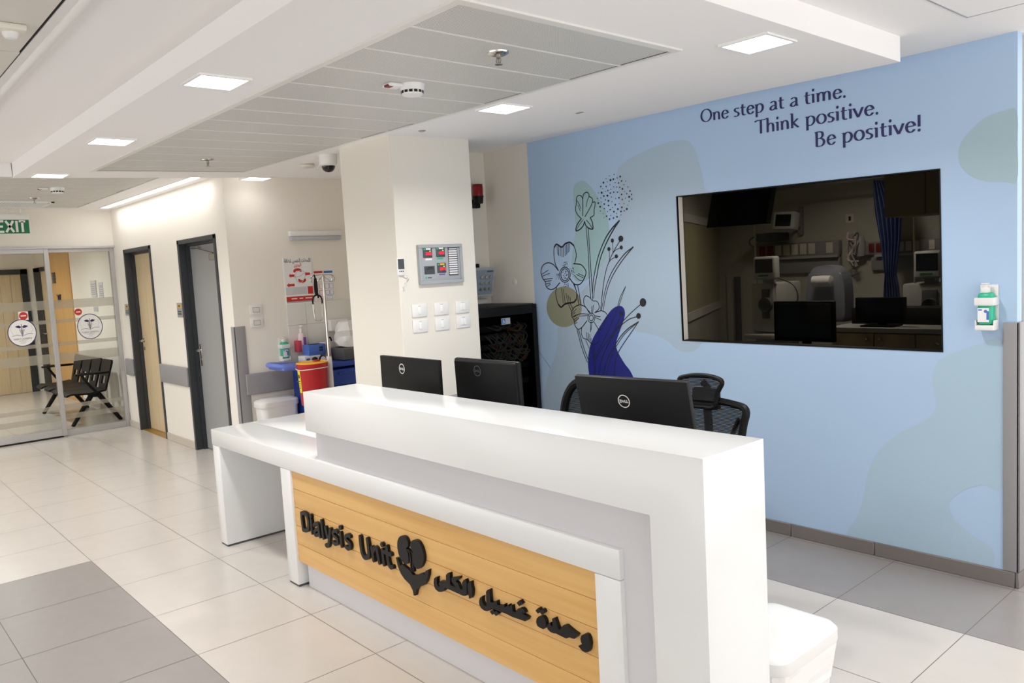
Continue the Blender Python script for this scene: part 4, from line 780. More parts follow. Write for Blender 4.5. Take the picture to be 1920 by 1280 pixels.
# ================================================================== MONITORS, CHAIRS
def monitor(tl, tr, y0, hgt, thick, tilt, label, logo_uv, logo_m, rounded):
    A = Py(*tl, y0); B = Pz(*tr, A.z); w = (B - A).length; dx = (B - A).normalized(); yaw = math.atan2(dx.y, dx.x); c = (A + B) / 2
    root = Vector((c.x + 0.07 * -math.sin(yaw), c.y + 0.07 * math.cos(yaw), 0.75)); t = thing('computer_monitor', label, 'monitor', root, yaw, 'monitors on the desk')
    T = Matrix.Translation((c.x, c.y, c.z)) @ Matrix.Rotation(yaw, 4, 'Z') @ Matrix.Rotation(math.radians(tilt), 4, 'X')
    m = MB(T); m.box(-w / 2, w / 2, 0, thick * 0.55, -hgt, 0, 0.003 if not rounded else 0.012, 2)
    if rounded: m.box(-w / 2 + 0.012, w / 2 - 0.012, -0.012, thick * 0.5, -hgt + 0.02, -0.006, 0.012, 3)
    m.box(-w * 0.28, w * 0.28, -thick * (0.6 if rounded else 0.45), 0.002, -hgt + 0.03, -hgt * 0.62, 0.012, 2)
    h = build('housing', m, 'plastic_black', t)
    m = MB(T); m.box(-w / 2 + 0.012, w / 2 - 0.012, thick * 0.55, thick * 0.55 + 0.001, -hgt + 0.02, -0.012); build('screen', m, 'screen', t, smooth=0)
    m = MB(Matrix.Translation(root) @ Matrix.Rotation(yaw, 4, 'Z')); zc = c.z - hgt * 0.6 - 0.75
    m.box(-0.035, 0.035, -0.055, -0.035 + 0.0, 0.01, zc, 0.004); m.box(-0.03, 0.03, -0.12, -0.04, zc - 0.06, zc, 0.004) if False else None
    build('stand_neck', m, 'plastic_black', t)
    m = MB(Matrix.Translation(root) @ Matrix.Rotation(yaw, 4, 'Z')); m.box(-0.12, 0.12, -0.13, 0.06, 0.0, 0.012, 0.005); build('stand_base', m, 'plastic_black', t)
    lx, lz = logo_uv; q = MB(T @ FY(lx * w, -0.0008 - (0.012 if rounded else 0), lz * hgt)); r = 0.026
    q.stroke([(r * math.cos(k * math.pi / 14), r * math.sin(k * math.pi / 14)) for k in range(28)], 0.0035, 0, 0.0006, 0, closed=True)
    q.text('D  LL', 0.0165, -0.0205, -0.0058, 0.0003, 0.0, off=0.0007, width=0.041); q.stroke([(-0.0042, -0.0045), (0.002, -0.0015)], 0.0022, 0.0003, 0.0004, 0); q.stroke([(-0.0046, 0.000), (0.0016, 0.003)], 0.0022, 0.0003, 0.0004, 0); q.stroke([(-0.005, 0.0042), (-0.0044, -0.0045)], 0.0018, 0.0003, 0.0004, 0)
    build('logo', q, logo_m, h, smooth=0); return t
monitor((712, 666), (820.4, 675.8), 2.40, 0.33, 0.045, 0, 'thin black monitor standing left, with bright round logo on its back', (-0.105, -0.19), 'white', False)
monitor((849.9, 670.3), (970, 678.7), 2.55, 0.34, 0.055, 2, 'thicker black monitor in the middle with a faint dark logo', (-0.09, -0.17), 'instr_dark', True)
monitor((1076.6, 704.4), (1287, 717.3), 2.345, 0.33, 0.045, 13, 'large black monitor on the right with white round logo, tilted back', (-0.065, -0.29), 'white', False)
def chair_base(t, T):
    m = MB(T)
    for k in range(5):
        a = 2 * math.pi * k / 5 + 0.3; m.tube([(0.03 * math.cos(a), 0.03 * math.sin(a), 0.115), (0.31 * math.cos(a), 0.31 * math.sin(a), 0.075)], [0.024, 0.016], 8)
    m.lathe([(0.04, 0.08), (0.045, 0.13), (0.03, 0.16)], seg=16); build('star_base', m, 'plastic_black', t)
    for k in range(5):
        a = 2 * math.pi * k / 5 + 0.3; m = MB(T @ Matrix.Translation((0.31 * math.cos(a), 0.31 * math.sin(a), 0.03)) @ Matrix.Rotation(a, 4, 'Z')); m.lathe([(0.0001, -0.022), (0.03, -0.022), (0.03, -0.004), (0.018, -0.003), (0.018, 0.003), (0.03, 0.004), (0.03, 0.022), (0.0001, 0.022)], seg=16, ax='y'); m.box(-0.012, 0.012, -0.008, 0.008, 0.0, 0.055); build('caster', m, 'plastic_black', t)
    m = MB(T); m.lathe([(0.026, 0.15), (0.026, 0.30), (0.016, 0.30), (0.016, 0.43)], seg=16); build('gas_lift', m, 'plastic_black', t)
    m = MB(T); m.box(-0.25, 0.25, -0.26, 0.24, 0.44, 0.52, 0.035, 3); build('seat', m, 'mesh_black', t)
def armrests(t, T):
    for s in (-1, 1):
        m = MB(T); m.tube([(s * 0.22, 0.02, 0.43), (s * 0.29, 0.02, 0.44), (s * 0.30, 0.0, 0.60), (s * 0.29, -0.02, 0.655)], 0.018, 8); m.box(s * 0.29 - 0.04, s * 0.29 + 0.04, -0.15, 0.12, 0.655, 0.685, 0.014, 2); build('armrest', m, 'plastic_black', t)
# chair with headrest at the right: local -y is the sitter's front, +y the back
tip, hr, hl = Py(1393.5, 768, 3.30), Py(1354, 716, 3.30), Py(1262, 713, 3.30)
cx = tip.x - 0.235; CH = thing('office_chair', 'black mesh office chair with headrest right of the tilted monitor', 'office chair', (cx, 3.06, 0), math.radians(4), 'office chairs behind the desk')
T = WORLD[CH.name]; chair_base(CH, T); armrests(CH, T)
bz = lambda q: q.z
bt = tip.z; hw = 0.243
out = [(-hw, bt - 0.02), (-0.16, bt + 0.012), (0, bt + 0.02), (0.16, bt + 0.012), (hw, bt - 0.01), (0.225, bt - 0.10), (0.19, bt - 0.30), (0.17, bt - 0.44), (0.0, bt - 0.47), (-0.17, bt - 0.44), (-0.19, bt - 0.30), (-0.225, bt - 0.10)]
bow = lambda x, z: 0.245 + 0.035 * (1 - (x / 0.25) ** 2) - 0.06 * max(0, (bt - 0.25 - z)) + 0.04 * (z - bt + 0.4)
P3 = lambda L: [(x, bow(x, z), z) for x, z in L]
m = MB(T); m.tube(P3(cat_rom(out, 5, True)), 0.019, 8, closed=True); fr_ = build('backrest_frame', m, 'plastic_black', CH)
def net(name, t, T, ol, fn, d=0.004):
    m = MB(T); L = cat_rom(ol, 5, True); cxx = sum(p[0] for p in L) / len(L); czz = sum(p[1] for p in L) / len(L)
    K = 5; R = [[m._v((cxx + (x - cxx) * k / K, fn(cxx + (x - cxx) * k / K, czz + (z - czz) * k / K), czz + (z - czz) * k / K)) for x, z in L] for k in range(1, K + 1)]; c0 = m._v((cxx, fn(cxx, czz), czz)); n = len(L)
    for i in range(n):
        m.face([c0, R[0][i], R[0][(i + 1) % n]])
        for k in range(K - 1): m.face([R[k][i], R[k + 1][i], R[k + 1][(i + 1) % n], R[k][(i + 1) % n]])
    return build(name, m, 'chair_net', t)
net('backrest_mesh', CH, T, out, bow)
m = MB(T); m.tube([(0, 0.20, 0.45), (0, 0.34, 0.52), (0, 0.335, bt - 0.25), (0, 0.315, bt + 0.03)], 0.022, 8); m.tube([(0.20, bow(0.20, bt - 0.06), bt - 0.06), (0.06, 0.33, bt - 0.30)], 0.012, 6); m.tube([(-0.20, bow(0.20, bt - 0.06), bt - 0.06), (-0.06, 0.33, bt - 0.30)], 0.012, 6); m.box(-0.075, 0.075, 0.295, 0.33, bt - 0.03, bt + 0.075, 0.01); build('back_support', m, 'plastic_black', CH)
ht = hr.z; hx = hr.x - cx; hh = 0.135
ho = [(-hx, ht - 0.005), (-hx * 0.6, ht + 0.014), (0, ht + 0.018), (hx * 0.6, ht + 0.012), (hx, ht - 0.006), (hx * 0.74, ht - 0.06), (hx * 0.54, ht - hh), (0, ht - hh - 0.008), (-hx * 0.54, ht - hh), (-hx * 0.74, ht - 0.06)]
hb = lambda x, z: 0.235 + 0.05 * (1 - (x / 0.17) ** 2) 
m = MB(T); m.tube([(x, hb(x, z), z) for x, z in cat_rom(ho, 5, True)], 0.012, 8, closed=True); hd = build('headrest_frame', m, 'plastic_black', CH); net('headrest_mesh', CH, T, ho, hb)
m = MB(T); m.tube([(0, 0.315, bt), (0, 0.325, bt + 0.08), (0, 0.29, ht - 0.02)], 0.018, 8); build('headrest_stem', m, 'plastic_black', CH)
# rounded chair at the left of the same monitor
lt = Py(1060, 717, 3.25); lb = Py(1036, 768, 3.25); cx2 = lt.x + 0.16
C2 = thing('office_chair', 'black rounded mesh office chair mostly hidden left of the tilted monitor', 'office chair', (cx2, 3.02, 0), math.radians(-6), 'office chairs behind the desk'); T = WORLD[C2.name]; chair_base(C2, T); armrests(C2, T)
zt = lt.z + 0.01; o2 = [(-0.17, zt - 0.035), (-0.09, zt - 0.002), (0, zt + 0.002), (0.09, zt - 0.002), (0.17, zt - 0.035), (0.225, zt - 0.13), (0.24, zt - 0.26), (0.21, zt - 0.42), (0, zt - 0.46), (-0.21, zt - 0.42), (-0.24, zt - 0.26), (-0.225, zt - 0.13)]
b2 = lambda x, z: 0.235 + 0.035 * (1 - (x / 0.25) ** 2)
m = MB(T); m.tube([(x, b2(x, z), z) for x, z in cat_rom(o2, 5, True)], 0.026, 8, closed=True); build('backrest_frame', m, 'plastic_black', C2); net('backrest_mesh', C2, T, o2, b2)
m = MB(T); m.tube([(0, 0.20, 0.46), (0, 0.30, 0.50), (0, 0.30, zt - 0.40)], 0.022, 8); build('back_support', m, 'plastic_black', C2)
# ================================================================== THINGS ON THE COLUMN, THE NICHE AND THE BLUE WALL
XK = -4.425 + 0.0003
def on_x(x, u, v): q = Px(u, v, x); return q
# gas alarm panel
a, b, c_, d_ = Px(779.6, 460, XK), Px(862, 456.5, XK), Px(866, 528, XK), Px(785, 534, XK)
py0, py1, pz0, pz1 = (a.y + d_.y) / 2, (b.y + c_.y) / 2, (c_.z + d_.z) / 2, (a.z + b.z) / 2
PW, PH = py1 - py0, pz1 - pz0
ap = thing('gas_alarm_panel', 'grey metal alarm panel with three red digital readouts and label column', 'alarm panel', (XK, (py0 + py1) / 2, pz0)); TP = FX(XK, py0, pz0)
m = MB(TP); m.box(0, PW, 0, PH, 0, 0.018, 0.003); fw_ = 0.022
for x0, x1, y0, y1 in ((0, PW, 0, fw_), (0, PW, PH - fw_, PH), (0, fw_, fw_, PH - fw_), (PW - fw_, PW, fw_, PH - fw_)): m.box(x0, x1, y0, y1, 0.018, 0.028, 0.002, 1)
build('enclosure', m, 'panel_grey', ap)
R = lambda u0, u1, v0, v1: (u0 * PW, u1 * PW, (1 - v1) * PH, (1 - v0) * PH)
def readout(u0, v0, digits, lab):
    m = MB(TP); x0, x1, y0, y1 = R(u0, u0 + 0.20, v0, v0 + 0.255); m.box(x0, x1, y0, y1, 0.018, 0.024, 0.003); r = build('readout', m, 'instr_dark', ap); W_, H_ = x1 - x0, y1 - y0
    m = MB(TP); m.box(x0 + W_ * .3, x0 + W_ * .82, y1 - H_ * .22, y1 - H_ * .06, 0.024, 0.0246); build('tag', m, lab, r)
    m = MB(TP); m.box(x0 + W_ * .68, x0 + W_ * .84, y1 - H_ * .40, y1 - H_ * .32, 0.024, 0.0246); build('status_light', m, 'led_green', r)
    m = MB(TP); m.box(x0 + W_ * .04, x0 + W_ * .2, y1 - H_ * .25, y1 - H_ * .1, 0.024, 0.0246); build('button', m, 'green', r)
    m = MB(TP); m.text(digits, H_ * 0.40, x0 + W_ * .26, y1 - H_ * .74, 0.0248, 0.0004, off=0.0012, width=W_ * .64); build('digits', m, 'led_red', r, smooth=0)
readout(0.105, 0.075, '392', 'paper'); readout(0.395, 0.065, '403', 'paper'); readout(0.40, 0.475, '591', 'yellow')
for nm, mm, q in (('tag', 'paper', R(.15, .30, .35, .395)), ('tag', 'green', R(.415, .55, .345, .38)), ('tag', 'purple', R(.44, .575, .755, .79))): m = MB(TP); x0, x1, y0, y1 = q; m.box(x0, x1, y0, y1, 0.018, 0.0188); build(nm, m, mm, ap)
m = MB(TP); x0, x1, y0, y1 = R(.115, .345, .545, .75); m.box(x0, x1, y0, y1, 0.018, 0.020); nmp = build('name_plate', m, 'instr_dark', ap)
m = MB(TP)
for k, (u0, u1) in enumerate(((.2, .3), (.17, .32))): x0, x1, y0, y1 = R(u0, u1, .575 + .035 * k, .59 + .035 * k); m.box(x0, x1, y0, y1, 0.020, 0.0204)
build('print', m, 'void', nmp)
m = MB(TP); x0, x1, y0, y1 = R(.125, .165, .80, .88); m.use('green').prism([((x0 + x1) / 2, y0), (x1, (y0 + y1) / 2), ((x0 + x1) / 2, y1), (x0, (y0 + y1) / 2)], 0.018, 0.0185); m.use('instr_dark').box(x1 + 0.006, x1 + 0.04, (y0 + y1) / 2 - .003, (y0 + y1) / 2 + .003, .018, .0184); build('maker_mark', m, parent=ap, smooth=0)
m = MB(TP); x0, x1, y0, y1 = R(.67, .885, .07, .81); m.box(x0, x1, y0, y1, 0.018, 0.021); sp = build('label_column', m, 'instr_dark', ap)
for k in range(12):
    hh = (y1 - y0 - 0.012) / 12; m = MB(TP); yb = y1 - 0.006 - hh * (k + 1); m.box(x0 + 0.004 + (0.006 if k == 0 else 0), x1 - 0.004, yb + hh * .18, yb + hh * .8, 0.021, 0.0216); build('label', m, 'paper_line' if k == 0 else 'paper', sp)
# thermometer with a hanging lead
a, c_ = Px(743, 484, XK), Px(759, 516, XK); th = thing('wall_thermometer', 'small white digital thermometer with grey display left of the alarm panel', 'thermometer', (XK, (a.y + c_.y) / 2, c_.z)); y0, y1, z0, z1 = a.y - 0.006, c_.y - 0.004, c_.z, a.z
m = MB(); m.box(XK, XK + 0.016, y0, y1, z0, z1, 0.004); build('case', m, 'white', th)
m = MB(); m.box(XK + 0.016, XK + 0.0168, y0 + 0.006, y1 - 0.006, z0 + (z1 - z0) * .36, z1 - 0.006); build('display', m, 'instr_dark', th)
for k in range(3): m = MB(FX(XK + 0.016, y0 + (y1 - y0) * (0.28 + 0.22 * k), z0 + (z1 - z0) * .24)); m.lathe([(0.0045, 0), (0.004, 0.0015), (0.0001, 0.0018)], seg=12); build('button', m, 'void', th)
q = [Px(u, v, XK + 0.008) for u, v in ((757, 517), (762, 520), (765, 516), (764, 526), (760, 531), (763, 528), (766, 522), (761, 532), (757, 537), (760, 541), (757, 543))]; m = MB(); m.tube(cat_rom([tuple(p) for p in q], 4), 0.0035, 6); build('lead', m, 'white', th)
# six switch plates
def switch(u, v, kind, label):
    p = Px(730 + u / 6.4, 440 + v / 6.4, XK); t = thing('light_switch', label, 'light switch', (XK, p.y, p.z - 0.042), 0, 'white switch plates on the column'); F = FX(XK, p.y, p.z)
    m = MB(F); m.box(-0.061, 0.061, -0.043, 0.043, 0, 0.008, 0.004, 2); build('plate', m, 'white', t)
    for x0, x1 in kind: m = MB(F @ Matrix.Rotation(math.radians(-3), 4, 'X')); m.box(x0, x1, -0.023, 0.023, 0.007, 0.0115, 0.002); build('rocker', m, 'white_paint', t)
    m = MB(F); m.box(-0.01, 0.012, 0.029, 0.032, 0.008, 0.0083); build('print', m, 'panel_grey', t)
one, two = [(-0.011, 0.011)], [(-0.0225, -0.0006), (0.0006, 0.0225)]
for u, v, k, lb in ((357, 910, one, 'white switch plate, upper left of six on the column'), (620, 887, one, 'white switch plate, upper middle of six on the column'), (872, 864, two, 'white double switch plate, upper right of six on the column'), (368, 1094, one, 'white switch plate, lower left of six on the column'), (632, 1069, one, 'white switch plate, lower middle of six on the column'), (884, 1041, two, 'white double switch plate, lower right of six on the column')): switch(u, v, k, lb)
p = Px(639, 533, -4.9); 
ZR_ = 1.443
# niche wall: beacon, sloping call box, trunking
XN = -5.225
p = Px(896, 362, XN + 0.06); bc = thing('warning_beacon', 'red warning beacon on a black bracket in the narrow niche', 'beacon', (XN, p.y, p.z - 0.09)); cx, cy = XN + 0.06, p.y
m = MB(); m.lathe([(0.042, p.z - 0.025), (0.044, p.z + 0.055), (0.040, p.z + 0.066)], c=(cx, cy, 0), seg=24); build('red_lens', m, 'beacon', bc)
m = MB(); m.lathe([(0.042, p.z + 0.066), (0.044, p.z + 0.070), (0.0001, p.z + 0.074)], c=(cx, cy, 0), seg=24); m.lathe([(0.047, p.z - 0.032), (0.047, p.z - 0.025)], c=(cx, cy, 0), seg=24); m.lathe([(0.038, p.z - 0.085), (0.044, p.z - 0.032)], c=(cx, cy, 0), seg=24)
m.prism  # bracket to the wall
m.box(XN, XN + 0.05, cy - 0.03, cy + 0.03, p.z - 0.12, p.z - 0.05, 0.006); build('black_body', m, 'plastic_black', bc)
zt, zb = 1.748, 1.510
q = [(XN, zb), (XN + 0.115, zb), (XN + 0.172, zt), (XN, zt)]; yL, yR = 4.04, 4.302
cb = thing('control_box', 'sloping grey wall box with nine round knobs above the rack', 'control box', (XN, 4.17, zb)); m = MB()
vv = [[m._v((x, y, z)) for x, z in q] for y in (yL, yR)]
m.face(vv[0]); m.face(vv[1][::-1])
for i in range(4): m.face([vv[0][i], vv[0][(i + 1) % 4], vv[1][(i + 1) % 4], vv[1][i]])
build('box', m, 'panel_grey', cb)
nx = Vector((zt - zb, 0, -(0.057))).normalized(); up = Vector((0.057, 0, zt - zb)).normalized(); FS = Matrix(((0, up.x, nx.x, XN + 0.115), (1, 0, 0, yL), (0, up.z, nx.z, zb), (0, 0, 0, 1)))
m = MB(FS); m.box(0.02, 0.245, 0.02, 0.222, 0.0, 0.004, 0.002, 1); build('face_plate', m, 'call_face', cb)
for i in range(3):
    for j in range(3): m = MB(FS @ Matrix.Translation((0.115 + 0.048 * i, 0.065 + 0.05 * j, 0.004))); m.lathe([(0.013, 0), (0.012, 0.012), (0.0001, 0.013)], seg=14); build('knob', m, 'chrome' if j else 'steel', cb)
m = MB(FS); m.box(0.17, 0.235, 0.205, 0.216, 0.004, 0.0046); m.use('x') if False else None; build('print', m, 'instr_dark', cb)
for y in (4.145, 4.20): m = MB(); m.lathe([(0.017, zt), (0.017, zt + 0.028), (0.012, zt + 0.033)], c=(XN + 0.06, y, 0), seg=14); build('cable_gland', m, 'plastic_black', cb)
a, b = Px(905, 560, XN + 0.05), Px(918, 573, XN + 0.05); m = MB(); m.box(XN, XN + 0.05, 4.05, 4.30, ZR_ + 0.003, a.z, 0.004); tag(build('cable_duct', m, 'white'), 'white wall duct in the niche just above the rack', 'cable duct')
p = Py(965, 528.5, YB); m = MB(FY(*p)); m.lathe([(0.027, 0.0), (0.027, 0.004), (0.022, 0.006), (0.0001, 0.006)], seg=24); tag(build('blank_cover', m, 'warm'), 'round cream blanking cover on the bare strip beside the mural', 'wall cover')
# ------------------------------------------------------------------ network rack
XR0, XR1, YR0, YR1, ZR = -5.19, -4.635, 3.62, 4.352, 1.443
rk = thing('network_rack', 'black network rack with patch cables behind a dark glass door', 'network rack', ((XR0 + XR1) / 2, (YR0 + YR1) / 2, 0))
m = MB(); m.box(XR0, XR1 - 0.09, YR0, YR1, 0.04, ZR - 0.04, 0.004); m.box(XR0, XR1 - 0.03, YR0, YR1, ZR - 0.04, ZR, 0.008); m.box(XR0, XR1 - 0.03, YR0, YR1, 0.0, 0.06); m.box(XR1 - 0.09, XR1 - 0.03, YR0, YR0 + 0.03, 0.06, ZR - 0.04); m.box(XR1 - 0.09, XR1 - 0.03, YR1 - 0.03, YR1, 0.06, ZR - 0.04); build('cabinet', m, 'plastic_black', rk)
m = MB(); t_ = 0.05
m.box(XR1 - 0.03, XR1, YR0, YR0 + t_, 0.05, ZR - 0.004, 0.006); m.box(XR1 - 0.03, XR1, YR1 - 0.045, YR1, 0.05, ZR - 0.004, 0.006); m.box(XR1 - 0.03, XR1, YR0 + t_, YR1 - 0.045, ZR - 0.075, ZR - 0.004, 0.006); m.box(XR1 - 0.03, XR1, YR0 + t_, YR1 - 0.045, 0.05, 0.12, 0.006); dr = build('door_frame', m, 'plastic_black', rk)
m = MB(); m.box(XR1 - 0.012, XR1 - 0.008, YR0 + t_, YR1 - 0.045, 0.12, ZR - 0.075); build('glass', m, 'rack_glass', dr, smooth=0)
a, b = Px(941, 597, XR1), Px(958, 607, XR1); m = MB(FX(XR1 - 0.0075, a.y, 0)); W_ = b.y - a.y; m.use('panel_grey').box(0, W_, b.z, a.z, 0, 0.001); m.use('print_blue').box(0.004, W_ * .45, b.z + 0.005, a.z - 0.005, 0.001, 0.0016); m.use('paper').stroke([(W_ * .16, b.z + .012), (W_ * .24, a.z - .012), (W_ * .34, b.z + .014)], 0.004, 0.0016, 0.002, 3); build('label', m, parent=dr, smooth=0)
for k, v in enumerate((614, 629, 648, 663, 690, 720)):
    p = Px(945, v, XR1 - 0.06); m = MB(); m.box(XR1 - 0.088, XR1 - 0.07, YR0 + 0.04, YR1 - 0.06, p.z - 0.02, p.z + 0.02, 0.003); pp = build('patch_panel', m, 'instr_dark', rk)
    if k in (1, 3): m = MB(); y_ = Px(959.5, 663, XR1 - 0.06).y; m.box(XR1 - 0.07, XR1 - 0.068, y_ - .004, y_ + .004, p.z - .004, p.z + .004); build('status_light', m, 'led_green', pp)
rc = random.Random(11)
for v, n, drop in ((612, 8, 0.03), (628, 15, 0.07), (647, 12, 0.06), (662, 14, 0.06)):
    for i in range(n):
        p = Px(908 + (972 - 908) * (i + rc.random()) / n, v + rc.uniform(-3, 3), XR1 - 0.06); e = rc.uniform(0.03, 0.13); mm = rc.choice(['cable', 'cable', 'cable', 'cable', 'cable_o' if rc.random() < .4 else 'cable', 'cable_y' if rc.random() < .5 else 'cable'])
        y1 = min(p.y + e + 0.05, YR1 - 0.08)
        pts = [(XR1 - 0.07, p.y, p.z), (XR1 - 0.045, p.y + 0.01, p.z - drop * .3), (XR1 - 0.033, (p.y + y1) / 2, p.z - drop), (XR1 - 0.045, y1, p.z - drop * .2), (XR1 - 0.07, y1, p.z + 0.01)]
        m = MB(); m.tube(cat_rom(pts, 8), 0.0042, 5); build('patch_cable', m, mm, rk)
for (u0, v0), (u1, v1) in (((962, 618), (962, 650)), ((968, 652), (970, 668))):
    a, b = Px(u0, v0, XR1 - 0.05), Px(u1, v1, XR1 - 0.05); m = MB(); m.tube(cat_rom([(XR1 - .06, a.y - .05, a.z), (XR1 - .04, a.y + .10, a.z - .02), (XR1 - .035, a.y + .13, (a.z + b.z) / 2), (XR1 - .04, b.y + .06, b.z)], 6), 0.0045, 6); build('patch_cable', m, 'cable', rk)
# ------------------------------------------------------------------ hand sanitiser dispensers
def sanitiser(F, s, label, order):
    """local x right, y up (0 = bottom shelf), z out of the wall"""
    W = WORLD; p = F @ Vector((0, 0, 0)); t = thing('sanitiser_dispenser', label, 'sanitiser dispenser', p, 0, 'white hand sanitiser dispensers'); T = F @ Matrix.Scale(s, 4)
    m = MB(T); m.box(-0.045, 0.045, 0.0, 0.245, 0, 0.010, 0.004); m.box(-0.046, 0.046, 0.0, 0.028, 0.0, 0.095, 0.006); m.box(-0.048, -0.042, 0.0, 0.055, 0.01, 0.085, 0.003); m.box(0.042, 0.048, 0.0, 0.055, 0.01, 0.085, 0.003)
    m.box(-0.048, 0.048, 0.135, 0.178, 0.083, 0.096, 0.005); m.box(-0.048, -0.041, 0.135, 0.178, 0.0, 0.09, 0.003); m.box(0.041, 0.048, 0.135, 0.178, 0.0, 0.09, 0.003); build('bracket', m, 'white', t)
    m = MB(T); m.box(-0.038, 0.038, 0.029, 0.205, 0.014, 0.082, 0.018, 3); bt_ = build('bottle', m, 'green', t)
    m = MB(T); m.box(-0.034, 0.022, 0.045, 0.122, 0.0822, 0.0830); lb = build('bottle_label', m, 'paper', bt_)
    m = MB(T); m.box(-0.031, -0.012, 0.108, 0.115, 0.083, 0.0834); m.box(0.010, 0.022, 0.058, 0.105, 0.083, 0.0834); m.lathe([(0.009, 0.0832), (0.0001, 0.0836)], c=(0.006, 0.104, 0), seg=14); build('print', m, 'box_blue', lb)
    m = MB(T); m.box(-0.022, 0.016, 0.203, 0.235, 0.03, 0.075, 0.006); m.box(-0.006, 0.006, 0.235, 0.252, 0.048, 0.06); m.box(-0.022, 0.014, 0.250, 0.257, 0.04, 0.068, 0.003); build('pump', m, 'white', t)
a, b, c_ = Py(1832, 622, 4.30), Py(1870, 620, 4.30), Py(1851, 537, 4.33)
sanitiser(FY((Py(1837, 600, YB).x + Py(1875, 600, YB).x) / 2, YB, Py(1850, 620, 4.29).z), 0.90, 'white sanitiser dispenser with green bottle on the blue wall', 0)
# ================================================================== GUARDS, RAILS, SIGNS
a = Py(1880.5, 604, YB - 0.012); gz = a.z; m = MB(); m.box(a.x, XBR + 0.0135, YB - 0.0135, YB - 0.0005, 0.08, gz, 0.004); m.box(XBR + 0.0005, XBR + 0.0135, YB - 0.0135, YB + 0.075, 0.08, gz, 0.004); tag(build('corner_guard', m, 'rail_grey'), 'grey corner guard at the right end of the blue wall', 'corner guard', 'grey corner guards')
a, b = Px(432, 612, XC + 0.01), Px(450, 612, XC + 0.012); gz = b.z; m = MB(); m.box(XC - 0.065, XC + 0.0125, DWY - 0.0125, DWY - 0.0005, 0.086, gz, 0.004); m.box(XC + 0.0005, XC + 0.0125, DWY - 0.0125, DWY + 0.095, 0.086, gz, 0.004); tag(build('corner_guard', m, 'rail_grey'), 'grey corner guard between the grey door and the alcove', 'corner guard', 'grey corner guards')
def rail(name, m, label): tag(build('bumper_rail', m, 'rail_grey'), label, 'bumper rail', 'grey wall bumper rails')
zt, zb = Py(325, 686, DWY - 0.03).z, Py(330, 721.5, DWY - 0.03).z
m = MB(); m.box(D1[1] + 0.004, D2[0] - 0.004, DWY - 0.032, DWY - 0.0005, zb, zt, 0.012, 3); rail(0, m, 'grey bumper rail between the oak door and the grey door')
m = MB(); m.box(XG + 0.1, D1[0] - 0.004, DWY - 0.032, DWY - 0.0005, zb, zt, 0.012, 3); rail(0, m, 'short grey bumper rail between the glass front and the oak door')
m = MB(); m.box(-4.4245, -4.395, 2.96, 3.575, zb, zt, 0.012, 3); rail(0, m, 'grey bumper rail on the column side, showing between the two left monitors')
a, b = Px(461, 702, XC + 0.03), Px(464, 742, XC + 0.03); m = MB(); m.box(XC + 0.0095, XC + 0.032, a.y, 4.36, b.z, a.z, 0.011, 3); m.box(XC + 0.0005, XC + 0.012, a.y, Px(536, 571, XC).y - 0.004, b.z + 0.01, a.z - 0.01); rail(0, m, 'grey bumper rail on the alcove wall behind the blue cart')
def door_sign(u0, u1, v0, v1, label):
    a, b = Py(u0, v0, DWY - 0.008), Py(u1, v1, DWY - 0.008); t = thing('door_sign', label, 'door sign', (a.x, DWY, b.z), 0, 'grey door signs'); F = FY(0, DWY - 0.0003, 0); x0, x1, z0, z1 = a.x, b.x, b.z, a.z; w_, h_ = x1 - x0, z1 - z0
    m = MB(F); m.box(x0, x1, z0, z1, 0, 0.008, 0.002); build('plate', m, 'plate_grey', t)
    m = MB(F); m.box(x0 + .004, x1 - .004, z0 + h_ * .68, z0 + h_ * .9, 0.008, 0.0085); build('number_band', m, 'plate_gold', t)
    m = MB(F); m.box(x0 + w_ * .28, x1 - w_ * .28, z0 + h_ * .72, z0 + h_ * .86, 0.0085, 0.0088); m.box(x0 + w_ * .15, x1 - w_ * .15, z0 + h_ * .36, z0 + h_ * .46, 0.008, 0.0084); m.box(x0 + w_ * .12, x1 - w_ * .12, z0 + h_ * .18, z0 + h_ * .3, 0.008, 0.0084); build('print', m, 'instr_dark', t)
door_sign(233.4, 243.5, 570, 591.5, 'grey door sign with gold band left of the oak door'); door_sign(330.7, 342.5, 568, 595, 'grey door sign with gold band left of the grey door')
# ================================================================== ALCOVE
XA = XC + 0.0004
def rectx(x, tl, tr, br, bl): A, B, C, D = (Px(*p, x) for p in (tl, tr, br, bl)); return ((A.y + D.y) / 2, (B.y + C.y) / 2, (C.z + D.z) / 2, (A.z + B.z) / 2)
